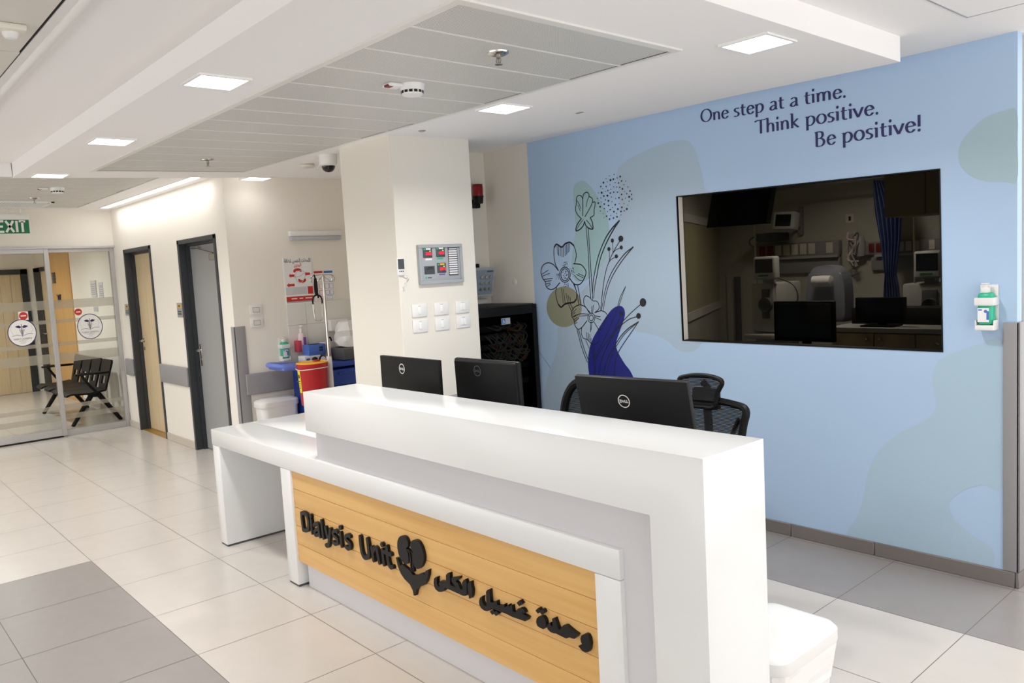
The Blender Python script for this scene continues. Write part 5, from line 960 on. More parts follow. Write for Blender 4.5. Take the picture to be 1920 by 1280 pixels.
# wall lamp
y0, y1, z0, z1 = rectx(XA + 0.05, (543.5, 436), (621, 433), (622, 446), (545, 450)); wl = thing('wall_lamp', 'long unlit white wall lamp high in the alcove', 'wall lamp', (XA, (y0 + y1) / 2, z0)); m = MB(); m.box(XA, XA + 0.055, y0, y1 + 0.12, z0 + .03, z1 + .012, 0.01); build('body', m, 'white', wl)
m = MB(); m.box(XA + 0.004, XA + 0.05, y0 + .01, y1 + 0.11, z0 - 0.01, z0 + 0.03, 0.008); build('lens_cover', m, 'paper_line', wl)
def wplate(u0, u1, v0, v1, label):
    y0, y1, z0, z1 = rectx(XA, (u0, v0 + .7), (u1, v0 - .7), (u1, v1 - .7), (u0, v1 + .7)); t = thing('wall_control', label, 'wall control', (XA, (y0 + y1) / 2, z0), 0, 'white wall controls'); F = FX(XA, y0, z0); w_, h_ = y1 - y0, z1 - z0
    m = MB(F); m.box(0, w_, 0, h_, 0, 0.012, 0.005); build('plate', m, 'white', t); m = MB(F); m.box(w_ * .22, w_ * .78, h_ * .2, h_ * .72, 0.012, 0.0126); build('display', m, 'panel_grey', t); m = MB(F); m.box(w_ * .27, w_ * .73, h_ * .26, h_ * .66, 0.0126, 0.013); build('window', m, 'offwhite', t)
wplate(467.5, 491, 570.5, 589.5, 'white wall control plate, upper of the pair in the alcove'); wplate(469, 493.5, 594.5, 613.5, 'white wall control plate, lower of the pair in the alcove')
sy = Px(534, 655, XA + 0.05); sanitiser(FX(XA, sy.y, Px(533, 677, XA + 0.07).z), 0.9, 'white sanitiser dispenser with green bottle in the alcove', 1)
# tiled splashback
y0 = Px(536, 571, XA).y; zt = Px(600, 564.5, XA).z; SPB = MB(); ty = [y0, Px(573.5, 590, XA).y]; ty.append(2 * ty[1] - ty[0]); ty.append(YB - 0.001); tz = [0.5, Px(539, 652, XA).z, Px(537, 611, XA).z, zt]
SPB.use('panel_grey').box(XA, XA + 0.006, y0 + 0.002, YB - 0.002, 0.5, zt - 0.002)
for i in range(3):
    for j in range(3): SPB.use('wall_tile').box(XA, XA + 0.009, ty[i] + .0012, ty[i + 1] - .0012, tz[j] + .0012, tz[j + 1] - .0012, 0.002, 1)
tag(build('tile_splashback', SPB), 'white square wall tiles under the posters in the alcove', 'wall tiles')
# hand hygiene poster
y0, y1, z0, z1 = rectx(XA, (530, 485.5), (584, 482), (586.4, 567), (536, 571)); t = thing('hygiene_poster', 'large white poster with red arrows and red base band in the alcove', 'poster', (XA, (y0 + y1) / 2, z0)); w_, h_ = y1 - y0, z1 - z0; F = FX(XA + 0.0096, y0, z0)
m = MB(F); m.box(0, w_, 0, h_, -0.009, 0.0012); ps = build('sheet', m, 'paper', t, smooth=0)
m = MB(F); E_ = 0.0018
m.use('instr_dark').text('\uFE94\uFED3\uFE8E\uFEC8\uFEE8\uFEDF \uFEB2\uFEE4\uFEA8\uFEDF\uFE8D \uFE95\uFE8E\uFEC8\uFEA4\uFEE0\uFEDF\uFE8D', 0.05, w_ * .03, h_ * .91, E_, 0.0, off=0.0012, width=w_ * .94)
m.use('print_red').text('\uFEE6\uFEF3\uFEAA\uFEF4\uFEDF\uFE8D', 0.05, w_ * .36, h_ * .82, E_, 0.0, off=0.0012, width=w_ * .26)
build('heading', m, parent=ps, smooth=0)
def arrow(cx, cy, l, hh): m.prism([((cx + sx_ * l) * w_, (cy + sy_ * hh) * h_) for sx_, sy_ in ((-.5, 0), (-.2, .5), (-.2, .28), (.5, .28), (.5, -.28), (-.2, -.28), (-.2, -.5))], E_ - .0004, E_)
m = MB(F); m.use('print_red')
for q in ((.26, .62, .20, .10), (.82, .645, .20, .10), (.20, .415, .28, .10)): arrow(*q)
m.stroke([(x * w_, y * h_) for x, y in arc(.48, .70, .12, .05, 170, 20, 6)], 0.026, E_ - .0004, E_, 2); m.stroke([(x * w_, y * h_) for x, y in arc(.62, .53, .11, .05, 190, 350, 6)], 0.026, E_ - .0004, E_, 2); m.prism([(w_ * .80, h_ * .20), (w_ * .99, h_ * .20), (w_ * .99, h_ * .37), (w_ * .80, h_ * .37)], E_ - .0004, E_); m.prism([(w_ * .02, h_ * .055), (w_ * .985, h_ * .055), (w_ * .985, h_ * .165), (w_ * .02, h_ * .165)], E_ - .0004, E_); build('red_print', m, parent=ps, smooth=0)
m = MB(F); m.use('print_grey').prism([(w_ * .02, h_ * .20), (w_ * .78, h_ * .20), (w_ * .78, h_ * .37), (w_ * .02, h_ * .37)], E_ - .0004, E_); m.use('panel_grey').prism([(w_ * .02, h_ * .025), (w_ * .985, h_ * .025), (w_ * .985, h_ * .055), (w_ * .02, h_ * .055)], E_ - .0004, E_)
for k in range(5): m.use('paper_line').prism([(w_ * (.22 + .02 * k), h_ * (.225 + .028 * k)), (w_ * .74, h_ * (.225 + .028 * k)), (w_ * .74, h_ * (.235 + .028 * k)), (w_ * (.22 + .02 * k), h_ * (.235 + .028 * k))], E_, E_ + .0003)
m.use('paper_line').stroke([(x * w_, y * h_) for x, y in cat_rom([(.42, .68), (.55, .72), (.70, .70), (.74, .60), (.62, .48), (.48, .46), (.40, .56)], 4, True)], 0.005, E_, E_ + .0002, 0, closed=True); m.stroke([(w_ * .34, h_ * .58), (w_ * .56, h_ * .60), (w_ * .68, h_ * .66)], 0.006, E_, E_ + .0002, 3); m.use('paper').stroke([(w_ * .2, h_ * .115), (w_ * .38, h_ * .115)], 0.010, E_, E_ + .0003, 2); m.stroke([(w_ * .48, h_ * .115), (w_ * .60, h_ * .115)], 0.008, E_, E_ + .0003, 2); m.stroke([(w_ * .70, h_ * .115), (w_ * .92, h_ * .115)], 0.010, E_, E_ + .0003, 2); build('grey_print', m, parent=ps, smooth=0)
def notice(tl, tr, br, bl, head, label):
    y0, y1, z0, z1 = rectx(XA, tl, tr, br, bl); t = thing('wall_notice', label, 'notice', (XA, (y0 + y1) / 2, z0), 0, 'printed notices beside the poster'); w_, h_ = y1 - y0, z1 - z0; F = FX(XA + 0.0096, y0, z0)
    m = MB(F); m.box(0, w_, 0, h_, -0.009, 0.001); sh = build('sheet', m, 'paper', t, smooth=0); m = MB(F); m.box(w_ * .03, w_ * .97, h_ * .91, h_ * .985, 0.001, 0.0015); build('heading_band', m, head, sh, smooth=0)
    m = MB(F)
    for x0, x1, y0_, y1_ in ((.1, .9, .62, .86), (.08, .48, .40, .56), (.55, .93, .40, .56), (.1, .5, .2, .34), (.55, .93, .2, .34), (.2, .8, .04, .15)): m.stroke([(w_ * a_, h_ * b_) for a_, b_ in ((x0, y0_), (x1, y0_), (x1, y1_), (x0, y1_))], 0.004, 0.001, 0.0014, 0, closed=True)
    build('printed_boxes', m, 'print_blue' if head == 'print_blue' else 'print_red', sh, smooth=0)
notice((587, 507.5), (604.5, 506.8), (607, 563.5), (590, 565), 'print_red', 'narrow notice with red heading beside the hygiene poster'); notice((605.5, 507), (623, 506), (626, 562), (609, 563.5), 'print_blue', 'narrow notice with blue heading right of the red one')
# soap pump and red dispenser card
p = Px(565, 655, XA + 0.05); sb = thing('soap_bottle', 'clear pump soap bottle with red and purple labels in a wall holder', 'soap bottle', p); s_ = 1.0
zb = p.z; yc = p.y + 0.01; zt = Px(565, 609, XA + 0.05).z; H_ = zt - zb
m = MB(Matrix.Translation((XA + 0.05, yc, 0))); m.lathe([(0.034, zb), (0.036, zb + H_ * .5), (0.03, zb + H_ * .62), (0.012, zb + H_ * .70)], seg=20); build('bottle', m, 'clear_pink', sb)
m = MB(Matrix.Translation((XA + 0.05, yc, 0))); m.lathe([(0.016, zb + H_ * .70), (0.016, zb + H_ * .84), (0.005, zb + H_ * .85), (0.005, zb + H_ * .95)], seg=14); m.box(-0.012, 0.045, -0.012, 0.012, zb + H_ * .94, zb + H_, 0.004); build('pump', m, 'white', sb)
m = MB(); m.box(XA + 0.086, XA + 0.0875, yc + 0.002, yc + 0.03, zb + 0.01, zb + H_ * .5); build('label', m, 'purple', sb); m = MB(); m.box(XA + 0.01, XA + 0.09, yc - 0.062, yc - 0.02, zb - 0.02, zb + H_ * .38, 0.004); build('red_holder', m, 'pink', sb)
# white lidded bin in the alcove
def bin_(name, label, x0, x1, y0, y1, z, lid_over, grp, bag=False, zrim=0.0):
    t = thing('waste_bin', label, 'bin', ((x0 + x1) / 2, (y0 + y1) / 2, 0), 0, grp); cx, cy = (x0 + x1) / 2, (y0 + y1) / 2; hx, hy = (x1 - x0) / 2, (y1 - y0) / 2
    def rr_(hx, hy, r, n=6):
        o = []
        for (sx_, sy_, a0) in ((1, 1, 0), (-1, 1, 90), (-1, -1, 180), (1, -1, 270)): o += [(cx + sx_ * (hx - r) + r * math.cos(math.radians(a0 + 90 * k / n)), cy + sy_ * (hy - r) + r * math.sin(math.radians(a0 + 90 * k / n))) for k in range(n + 1)]
        return o
    def loft(m, rings, cap0=True, cap1=True):
        V = [[m._v((px, py, zz)) for px, py in o] for o, zz in rings]; n = len(V[0])
        for A, B in zip(V, V[1:]):
            for k in range(n): m.face([A[k], A[(k + 1) % n], B[(k + 1) % n], B[k]])
        if cap0: m.face(V[0][::-1])
        if cap1: m.face(V[-1])
    m = MB(); loft(m, [(rr_(hx * .80, hy * .80, .05), 0), (rr_(hx * .95, hy * .95, .06), z - 0.06)]); build('body', m, 'white', t)
    m = MB(); h1, h2 = hx, hy; loft(m, [(rr_(h1 * .99, h2 * .99, .06), z - 0.075), (rr_(h1, h2, .06), z - 0.07), (rr_(h1, h2, .06), z - 0.03), (rr_(h1 - .012, h2 - .012, .055), z - 0.016), (rr_(h1 - .03, h2 - .03, .05), z - 0.012), (rr_(h1 - .05, h2 - .05, .04), z - 0.012 + zrim)]); build('lid', m, 'white', t)
    if bag:
        m = MB(); rb = random.Random(5); rings = []
        for k, zz in enumerate((z - 0.05, z - 0.09, z - 0.13, z - 0.17, z - 0.20)):
            o = rr_(hx * .985 - k * .004, hy * .985 - k * .004, .06, 9); o = [(px + (0 if k == 0 else rb.uniform(-.007, .006)), py + (0 if k == 0 else rb.uniform(-.007, .006))) for px, py in o]; rings.append((o, zz))
        loft(m, rings, False, False); build('bin_liner', m, 'bag', t)
    return t
pl = Px(473, 759, -7.16); bz = Pz(510, 752, 0.55)
bin_('bin', 'white lidded bin under the alcove rail beside the blue cart', -7.22, -6.99, pl.y + 0.02, 3.43, Px(490, 752, -7.0).z, 0, 'white lidded bins', False, 0.012)
# ------------------------------------------------------------------ bin at the end of the desk
bin_('bin', 'white lidded bin with loose liner at the right end of the desk', -1.69, -1.372, 2.325, 2.765, 0.365, 0, 'white lidded bins', True, 0.006)
# ------------------------------------------------------------------ blue trolley and what it carries
tx0, tx1, ty0, ty1, tz_ = -7.15, -6.76, 3.44, 4.20, 0.935
tr = thing('supply_cart', 'dark blue plastic supply cart with light blue top and push handle in the alcove', 'cart', ((tx0 + tx1) / 2, (ty0 + ty1) / 2, 0))
m = MB(); m.box(tx0, tx1, ty0 + 0.012, ty1, tz_ - 0.05, tz_, 0.012, 3); build('top_tray', m, 'cart_blue', tr); m = MB(); m.box(tx0 + 0.04, tx1 - 0.02, ty0 - 0.255, ty0 + 0.01, tz_ - 0.025, tz_ + 0.012, 0.012, 2); build('end_shelf', m, 'cart_light', tr)
m = MB(); m.tube(cat_rom([(tx1 - 0.02, ty0 + 0.02, tz_ - 0.03), (tx1 - 0.03, ty0 - 0.16, tz_ - 0.005), (tx1 - 0.08, ty0 - 0.265, tz_ + 0.02), (tx0 + 0.16, ty0 - 0.285, tz_ + 0.022), (tx0 + 0.06, ty0 - 0.24, tz_ + 0.02), (tx0 + 0.03, ty0 + 0.02, tz_ - 0.01)], 6), 0.022, 10); build('push_handle', m, 'cart_light', tr)
for x in (tx0 + .01, tx1 - .02):
    m = MB(); m.box(x, x + .03, ty0, ty0 + 0.09, 0.10, tz_ - 0.05, 0.006); m.box(x, x + .03, ty1 - 0.09, ty1, 0.10, tz_ - 0.05, 0.006); build('upright', m, 'cart_blue', tr)
m = MB(); m.box(tx0 + .04, tx1 - .02, ty0, ty0 + .02, 0.10, tz_ - .05, 0.004); build('end_panel', m, 'cart_blue', tr); m = MB(); m.box(tx0 + .04, tx1 - .02, ty1 - .02, ty1, 0.10, tz_ - .05, 0.004); build('end_panel', m, 'cart_blue', tr)
for k in range(4): z = 0.20 + 0.17 * k; m = MB(); m.box(tx0 + .03, tx1 + .004, ty0 + .10, ty1 - .10, z, z + 0.155, 0.012); dr = build('drawer', m, 'cart_blue', tr); q = MB(); q.box(tx1 + .004, tx1 + .016, (ty0 + ty1) / 2 - .1, (ty0 + ty1) / 2 + .1, z + .105, z + .125, 0.004); build('drawer_handle', q, 'cart_blue', dr)
for x in (tx0 + .05, tx1 - .05):
    for y in (ty0 + .06, ty1 - .06): m = MB(); m.lathe([(0.0001, -.015), (.045, -.015), (.05, -.008), (.05, .008), (.045, .015), (.0001, .015)], c=(x, y, .05), seg=18, ax='x'); m.box(x - .02, x + .02, y - .012, y + .012, .05, .11); build('caster', m, 'plastic_black', tr)
m = MB(); m.lathe([(0.012, 0), (0.012, 0.008), (0.0001, 0.010)], c=(tx1 - 0.07, ty0 - 0.13, tz_ + 0.006), seg=14); build('catch', m, 'pink', tr)
def block(name, label, cat, x0, x1, y0, y1, z0, z1, mm, part='carton', bev=0.003, extra=None):
    t = thing(name, label, cat, ((x0 + x1) / 2, (y0 + y1) / 2, z0)); m = MB(); m.box(x0, x1, y0, y1, z0, z1, bev); c = build(part, m, mm, t); 
    if extra: extra(c, x0, x1, y0, y1, z0, z1)
    return t
def wx(c, x0, x1, y0, y1, z0, z1):
    m = MB(); m.box(x1, x1 + .0006, y0 + .015, y0 + (y1 - y0) * .32, z0 + .02, z1 - .02); m.box(x1, x1 + .0006, y0 + .015, y0 + (y1 - y0) * .32, z0 + .01, z0 + .014); build('print', m, 'print_blue', c)
def gx(c, x0, x1, y0, y1, z0, z1):
    m = MB(); L = y1 - y0
    for i in range(2):
        for j in range(2): m.box(x1, x1 + .0006, y0 + L * (.62 + .11 * i), y0 + L * (.71 + .11 * i), z0 + .035 + .024 * j, z0 + .054 + .024 * j)
    build('print', m, 'void', c)
    m = MB(); m.lathe([(0.0001, z1 + .001), (.04, z1 + .001)], c=((x0 + x1) / 2, (y0 + y1) / 2, 0), seg=18, sy=1.6); build('opening', m, 'void', c)
block('supply_box', 'white carton with blue print lying on the blue cart under the glove box', 'box', -7.13, -6.99, 3.505, 3.672, tz_, tz_ + 0.066, 'paper', extra=wx)
block('glove_box', 'blue glove carton on top of the white carton on the cart', 'box', -7.13, -7.0, 3.56, 3.737, tz_ + 0.067, tz_ + 0.168, 'box_blue', extra=gx)
p = Px(592, 669, -6.90); t = thing('blood_pressure_bulb', 'small black gauge and bulb lying on the cart behind the red bucket', 'medical gauge', (-6.90, p.y, tz_)); m = MB(); m.sphere((-6.90, p.y - .01, tz_ + .032), .031, 14); build('bulb', m, 'plastic_black', t); m = MB(); m.lathe([(.0001, -.012), (.034, -.012), (.034, .01), (.0001, .012)], c=(-6.87, p.y + .055, tz_ + .036), seg=18, ax='x'); build('gauge', m, 'plastic_black', t); m = MB(); m.lathe([(.0001, .0125), (.027, .0121)], c=(-6.87, p.y + .055, tz_ + .036), seg=18, ax='x'); build('dial', m, 'paper', t)
block('pink_box', 'small pale pink striped carton beside the pole on the cart', 'box', -7.14, -7.02, 3.742, 3.806, tz_, tz_ + 0.175, 'clear_pink')
t = block('dark_tub', 'dark grey tub on the cart with a white bag over it', 'tub', -7.12, -6.80, 3.815, 4.16, tz_, tz_ + 0.115, 'dark_bin', 'tub', 0.015)
m = MB(Matrix.Translation((-6.98, 3.98, tz_ + 0.127))); rb = random.Random(9)
ring_ = []
for k, (r, h) in enumerate(((.125, 0), (.128, .05), (.112, .10), (.118, .15), (.085, .20), (.075, .24), (.02, .25))): ring_.append([m._v((r * (1 + rb.uniform(-.2, .2)) * math.cos(2 * math.pi * i / 18), r * 1.1 * (1 + rb.uniform(-.2, .2)) * math.sin(2 * math.pi * i / 18), h + rb.uniform(-.01, .01))) for i in range(18)])
for A, B in zip(ring_, ring_[1:]):
    for i in range(18): m.face([A[i], A[(i + 1) % 18], B[(i + 1) % 18], B[i]])
m.face(ring_[0][::-1]); m.face(ring_[-1]); tag(build('plastic_bag', m, 'bag'), 'crumpled white plastic bag on the dark tub on the cart', 'bag')
p = Px(628, 610, XA + .1); t = thing('towel_dispenser', 'white paper towel dispenser on the alcove tiles above the bag', 'towel dispenser', (XA, p.y, p.z - .08)); m = MB(); m.box(XA + .0096, XA + .12, p.y - .06, p.y + .16, p.z - .055, p.z + .06, .012, 3); build('case', m, 'white', t)
m = MB(); m.tube(cat_rom([(-6.97, 3.745, tz_ + .007), (-6.97, 3.735, tz_ + .12), (-6.97, 3.745, tz_ + .20), (-6.97, 3.775, tz_ + .225), (-6.97, 3.79, tz_ + .19)], 6), .008, 8); tag(build('black_lead', m, 'plastic_black'), 'short black looped lead standing on the cart beside the pole', 'lead')
# sharps bucket
bx, by, bz0, bz1 = -6.60, 3.376, 0.60, 0.985; sb = thing('sharps_bucket', 'red sharps bucket with yellow lid and white handle hung on the blue cart', 'bucket', (bx, by, bz0)); O_ = Matrix.Translation((bx, by, 0))
m = MB(O_); m.lathe([(.115, bz0), (.118, bz0 + .005), (.134, bz1 - .05), (.138, bz1 - .045), (.138, bz1 - .028), (.142, bz1 - .022), (.142, bz1 - .004)], seg=40); build('bucket', m, 'red', sb)
m = MB(O_); m.lathe([(.143, bz1 - .006), (.141, bz1), (.132, bz1 + .004), (.128, bz1 - .001), (.0001, bz1 + .002)], seg=40); ld_ = build('lid', m, 'yellow', sb); m = MB(O_); m.box(-.03, .02, .02, .075, bz1 + .001, bz1 + .014, .004); build('flap', m, 'red', ld_)
m = MB(O_); m.tube([(.1445 * math.cos(a), .1445 * math.sin(a), bz1 - .047 - .012 * (1 - abs(math.cos(a - .3)))) for a in [-.9 + 2.9 * k / 24 - 1.2 for k in range(25)]], .004, 6); build('handle', m, 'white', sb)
a0 = -1.86; m = MB(O_); m.grid(lambda u, v: ((.1246 + .0125 * (.05 + .8 * v)) * math.cos(a0 + u * .42), (.1246 + .0125 * (.05 + .8 * v)) * math.sin(a0 + u * .42), bz0 + .12 + v * .20), 6, 2); lb = build('yellow_label', m, 'label_yellow', sb)
m = MB(O_)
for v0, v1, u0, u1 in ((.66, .82, .25, .75), (.5, .54, .2, .8), (.4, .43, .2, .8), (.3, .33, .2, .7), (.2, .23, .2, .75)): m.grid(lambda u, v: ((.1252 + .0125 * (.05 + .8 * (v0 + v * (v1 - v0)))) * math.cos(a0 + (u0 + u * (u1 - u0)) * .42), (.1252 + .0125 * (.05 + .8 * (v0 + v * (v1 - v0)))) * math.sin(a0 + (u0 + u * (u1 - u0)) * .42), bz0 + .12 + (v0 + v * (v1 - v0)) * .20), 3, 1)
build('print', m, 'void', lb)
m = MB(); m.tube(cat_rom([(tx1 - .15, ty0 - .004, .87), (bx - .10, by + .03, .835), (bx - .06, by - .128, .82)], 5), .004, 6); build('hanging_wire', m, 'steel', sb)
# drip stand and stethoscope
ix, iy = -6.64, 3.572; iv = thing('drip_stand', 'steel drip stand with white lower tube standing before the cart', 'drip stand', (ix, iy, 0)); zt = 1.748
m = MB(); m.tube([(ix, iy, 0.95), (ix, iy, zt)], .0115, 12); build('upper_pole', m, 'chrome', iv); m = MB(); m.lathe([(.026, .10), (.026, .99), (.022, 1.012), (.012, 1.016)], c=(ix, iy, 0), seg=16); build('lower_tube', m, 'white', iv)
m = MB(); m.tube(cat_rom([(ix, iy - .118, zt - .05), (ix, iy - .125, zt - .015), (ix, iy - .095, zt + .012), (ix, iy, zt + .016), (ix, iy + .09, zt + .012), (ix, iy + .115, zt - .015), (ix, iy + .108, zt - .05)], 5), .006, 8); m.tube(cat_rom([(ix, iy, zt + .01), (ix + .03, iy + .02, zt - .02), (ix + .07, iy + .04, zt - .045), (ix + .085, iy + .045, zt - .02)], 5), .005, 8); m.tube(cat_rom([(ix, iy, zt + .01), (ix - .03, iy - .02, zt - .02), (ix - .07, iy - .04, zt - .045), (ix - .085, iy - .045, zt - .02)], 5), .005, 8); build('hooks', m, 'chrome', iv)
for k in range(5): a = 2 * math.pi * k / 5 + .5; m = MB(); m.tube([(ix, iy, .11), (ix + .20 * math.cos(a), iy + .20 * math.sin(a), .07)], [.02, .014], 8); m.lathe([(.0001, -.01), (.03, -.01), (.03, .01), (.0001, .01)], c=(ix + .20 * math.cos(a), iy + .20 * math.sin(a), .03), seg=14, ax='x'); m.box(ix + .20 * math.cos(a) - .012, ix + .20 * math.cos(a) + .012, iy + .20 * math.sin(a) - .01, iy + .20 * math.sin(a) + .01, .03, .075); build('foot', m, 'white', iv)
sx, sy_ = ix + .012, iy - .085; st = thing('stethoscope', 'black stethoscope hung by its tube from the drip stand hook', 'stethoscope', (sx, sy_, zt - .4)); S_ = lambda v: Px(590, v, sx).z
m = MB(); z0, z1 = S_(524), S_(553)
for dy, dx in ((-.009, .0), (.009, .0), (0, .010)): m.tube(cat_rom([(sx + dx * .4, sy_ + dy * .4, z0 + .012), (sx + dx, sy_ + dy, (z0 + z1) / 2 + .03), (sx + dx, sy_ + dy * 1.1, (z0 + z1) / 2 - .03), (sx + dx * .5, sy_ + dy * .4, z1)], 5), .0085, 8)
m.tube([(sx - .006, sy_, z0 - .01), (sx - .004, sy_, z0 + .02), (ix, sy_ - .004, zt + .022)], .007, 8); m.tube([(sx, sy_ + .01, z1 + .02), (sx, sy_ + .018, z1 - .03)], .008, 8); build('folded_tube', m, 'plastic_black', st)
zc, ze = S_(570), S_(601)
for s in (-1, 1):
    m = MB(); m.tube(cat_rom([(sx, sy_ + .005, z1), (sx, sy_ + .005 + s * .03, z1 - .012), (sx, sy_ + .005 + s * .046, z1 - .045), (sx, sy_ + .005 + s * .046, zc)], 5), .007, 8); build('spring_arm', m, 'plastic_black', st)
    m = MB(); m.tube(cat_rom([(sx, sy_ + .005 + s * .046, zc), (sx, sy_ + .005 + s * .042, (zc + ze) / 2), (sx, sy_ + .005 + s * .036, ze + .01), (sx, sy_ + .005 + s * .014, ze)], 5), .0042, 8); m.sphere((sx, sy_ + .005 + s * .012, ze), .008, 10); build('ear_tube', m, 'chrome', st)
# ------------------------------------------------------------------ bench beyond the glass
bn = thing('waiting_bench', 'black four-seat waiting bench behind the glass doors', 'bench', (-12.36, 2.75, 0)); bxs = [-11.38, -11.87, -12.36, -12.85, -13.34]
for x1, x0 in zip(bxs, bxs[1:]):
    xc, hwid = (x0 + x1) / 2, (x1 - x0) / 2 - .006
    m = MB(); g_ = lambda u, v, d: (xc + (2 * u - 1) * hwid * (1 - .35 * max(0, .18 - v) / .18 * abs(2 * u - 1) ** 3), 2.39 + .46 * v + .05 * (abs(2 * u - 1) ** 3) * max(0, .3 - v), .445 - .02 * math.sin(v * 3.1) + .02 * (v < .05) * 0 - .035 * max(0, .12 - v) / .12 - d)
    m.grid(lambda u, v: g_(u, v, 0), 10, 12); m.grid(lambda u, v: g_(u, v, .022), 10, 12)
    for fx in (lambda v, d: g_(0, v, d), lambda v, d: g_(1, v, d), lambda v, d: g_(v, 0, d), lambda v, d: g_(v, 1, d)): m.grid(lambda a, b: fx(a, .022 * b), 12, 1)
    bmesh.ops.remove_doubles(m.bm, verts=m.bm.verts[:], dist=.0006); build('seat', m, 'plastic_black', bn)
    m = MB(); B_ = lambda x, z, d: (x, 2.855 + (z - .43) * .26 + d, z)
    wb, wt = hwid * .68, hwid * .94; z0, z1 = .42, .815; hz0, hz1, hx = .50, .60, hwid * .33
    def slab_(pts):
        A = [m._v(B_(x, z, 0)) for x, z in pts]; C = [m._v(B_(x, z, .024)) for x, z in pts]; n = len(pts); m.face(A); m.face(C[::-1])
        for i in range(n): m.face([A[i], A[(i + 1) % n], C[(i + 1) % n], C[i]])
    we = lambda z: wb + (wt - wb) * (z - z0) / (z1 - z0)
    slab_([(xc - wb, z0), (xc + wb, z0), (xc + we(hz0), hz0), (xc - we(hz0), hz0)]); slab_([(xc - we(hz0), hz0), (xc - hx, hz0), (xc - hx, hz1), (xc - we(hz1), hz1)]); slab_([(xc + hx, hz0), (xc + we(hz0), hz0), (xc + we(hz1), hz1), (xc + hx, hz1)]); slab_([(xc - we(hz1), hz1), (xc + we(hz1), hz1), (xc + wt, z1 - .03), (xc + wt - .03, z1), (xc - wt + .03, z1), (xc - wt, z1 - .03)])
    build('backrest', m, 'plastic_black', bn, smooth=0)
m = MB(); m.box(-13.30, -11.42, 2.70, 2.78, .355, .41, .006); build('beam', m, 'plastic_black', bn)
for x in (-11.50, -13.19):
    for y in (2.44, 3.03): m = MB(); s_ = 1 if y > 2.7 else -1; m.tube([(x, 2.74 + s_ * .03, .40), (x, y, .0)], [.035, .024], 8); build('leg', m, 'plastic_black', bn)
for x in (-11.40, -13.32): m = MB(); m.tube(cat_rom([(x, 2.74, .42), (x, 2.66, .52), (x, 2.58, .665), (x, 2.62, .672), (x, 2.9, .665)], 5), .018, 8); m.box(x - .03, x + .03, 2.50, 2.92, .655, .682, .01); build('armrest', m, 'plastic_black', bn)
def paper_(label, x0, x1, z0, z1, mm='paper', d=.004, grp='notices beyond the glass'):
    t = thing('wall_notice', label, 'notice', ((x0 + x1) / 2, YR, z0), 0, grp); m = MB(); m.box(x0, x1, YR - d, YR - .0004, z0, z1); s_ = build('sheet', m, mm, t, smooth=0); m = MB()
    for k in range(6): m.box(x0 + .03, x1 - .03, YR - d - .0005, YR - d, z0 + (z1 - z0) * (.15 + .12 * k), z0 + (z1 - z0) * (.19 + .12 * k))
    m.box(x1 - .012, x1, YR - d - .0005, YR - d, z0, z1) if d > .003 else None; build('print', m, 'rail_grey', s_, smooth=0)
paper_('larger framed notice on the corridor wall above the bench', -12.73, -12.45, 1.655, 1.89, 'print_grey', .012); paper_('narrower notice right of the framed one above the bench', -12.35, -12.13, 1.63, 1.855, 'print_grey'); paper_('small low notice under the framed one above the bench', -12.72, -12.48, 1.44, 1.52, 'print_grey')
t = thing('sign_board', 'small black directory strip on the honey wood wall', 'sign', (-14.85, YR - .02, 1.90))
for k in range(4): m = MB(); m.box(-14.95, -14.76, YR - .032, YR - .0205, 1.905 + .045 * k, 1.945 + .045 * k, .002); build('strip', m, 'instr_dark', t)
t = thing('wall_hook', 'small dark hook bracket on the honey wood wall', 'hook', (-14.6, YR - .02, 1.62)); m = MB(); m.box(-14.70, -14.50, YR - .05, YR - .0205, 1.70, 1.715); m.box(-14.68, -14.65, YR - .04, YR - .0205, 1.60, 1.70); m.box(-14.56, -14.54, YR - .04, YR - .0205, 1.60, 1.70); build('bracket', m, 'instr_dark', t)
# ================================================================== TREATMENT ROOM BEHIND THE DARK GLASS
yw = YF - 0.001
def rt(u0, v0, u1, v1, y): A, B = Py(u0, v0, y), Py(u1, v1, y); return A.x, B.x, B.z, A.z
# glazed board on the slanted left partition
def on_part(u, v):
    d = sight(u, v); n = Vector((dn.y, -dn.x, 0)); k = (Vector((PA.x, PA.y, 0)) - Vector((0, 0, 0))).dot(n) / (d.dot(n)); return EYE + d * k
A, B, C_, D_ = on_part(1287, 418), on_part(1353, 428), on_part(1358, 566), on_part(1285, 580)
zt, zb = (A.z + B.z) / 2, (C_.z + D_.z) / 2; s0 = (Vector((A.x, A.y)) - PA).dot(dn) - .3; s1 = (Vector((B.x, B.y)) - PA).dot(dn)
FP = Matrix(((dn.x, 0, nn.x, PA.x), (dn.y, 0, nn.y, PA.y), (0, 1, 0, 0), (0, 0, 0, 1))); sg = 1 if nn.y < 0 else -1
s0 = max(s0, 0.02)
bd = thing('glazed_board', 'pale framed board on the left side of the treatment room', 'board', (PA.x + dn.x * (s0 + s1) / 2, PA.y + dn.y * (s0 + s1) / 2, zb))
lo, hi = (0.001, .012) if FP.to_3x3().determinant() > 0 else (0.001, .012)
m = MB(FP); m.box(s0, s1, zb, zt, .001, .008); build('pane', m, 'board_pane', bd)
m = MB(FP); w_ = .07
for x0, x1, y0, y1 in ((s0 - w_, s1 + w_, zb - w_, zb), (s0 - w_, s1 + w_, zt, zt + w_), (s1, s1 + w_, zb, zt)): m.box(x0, x1, y0, y1, .001, .02)
build('frame', m, 'white', bd)
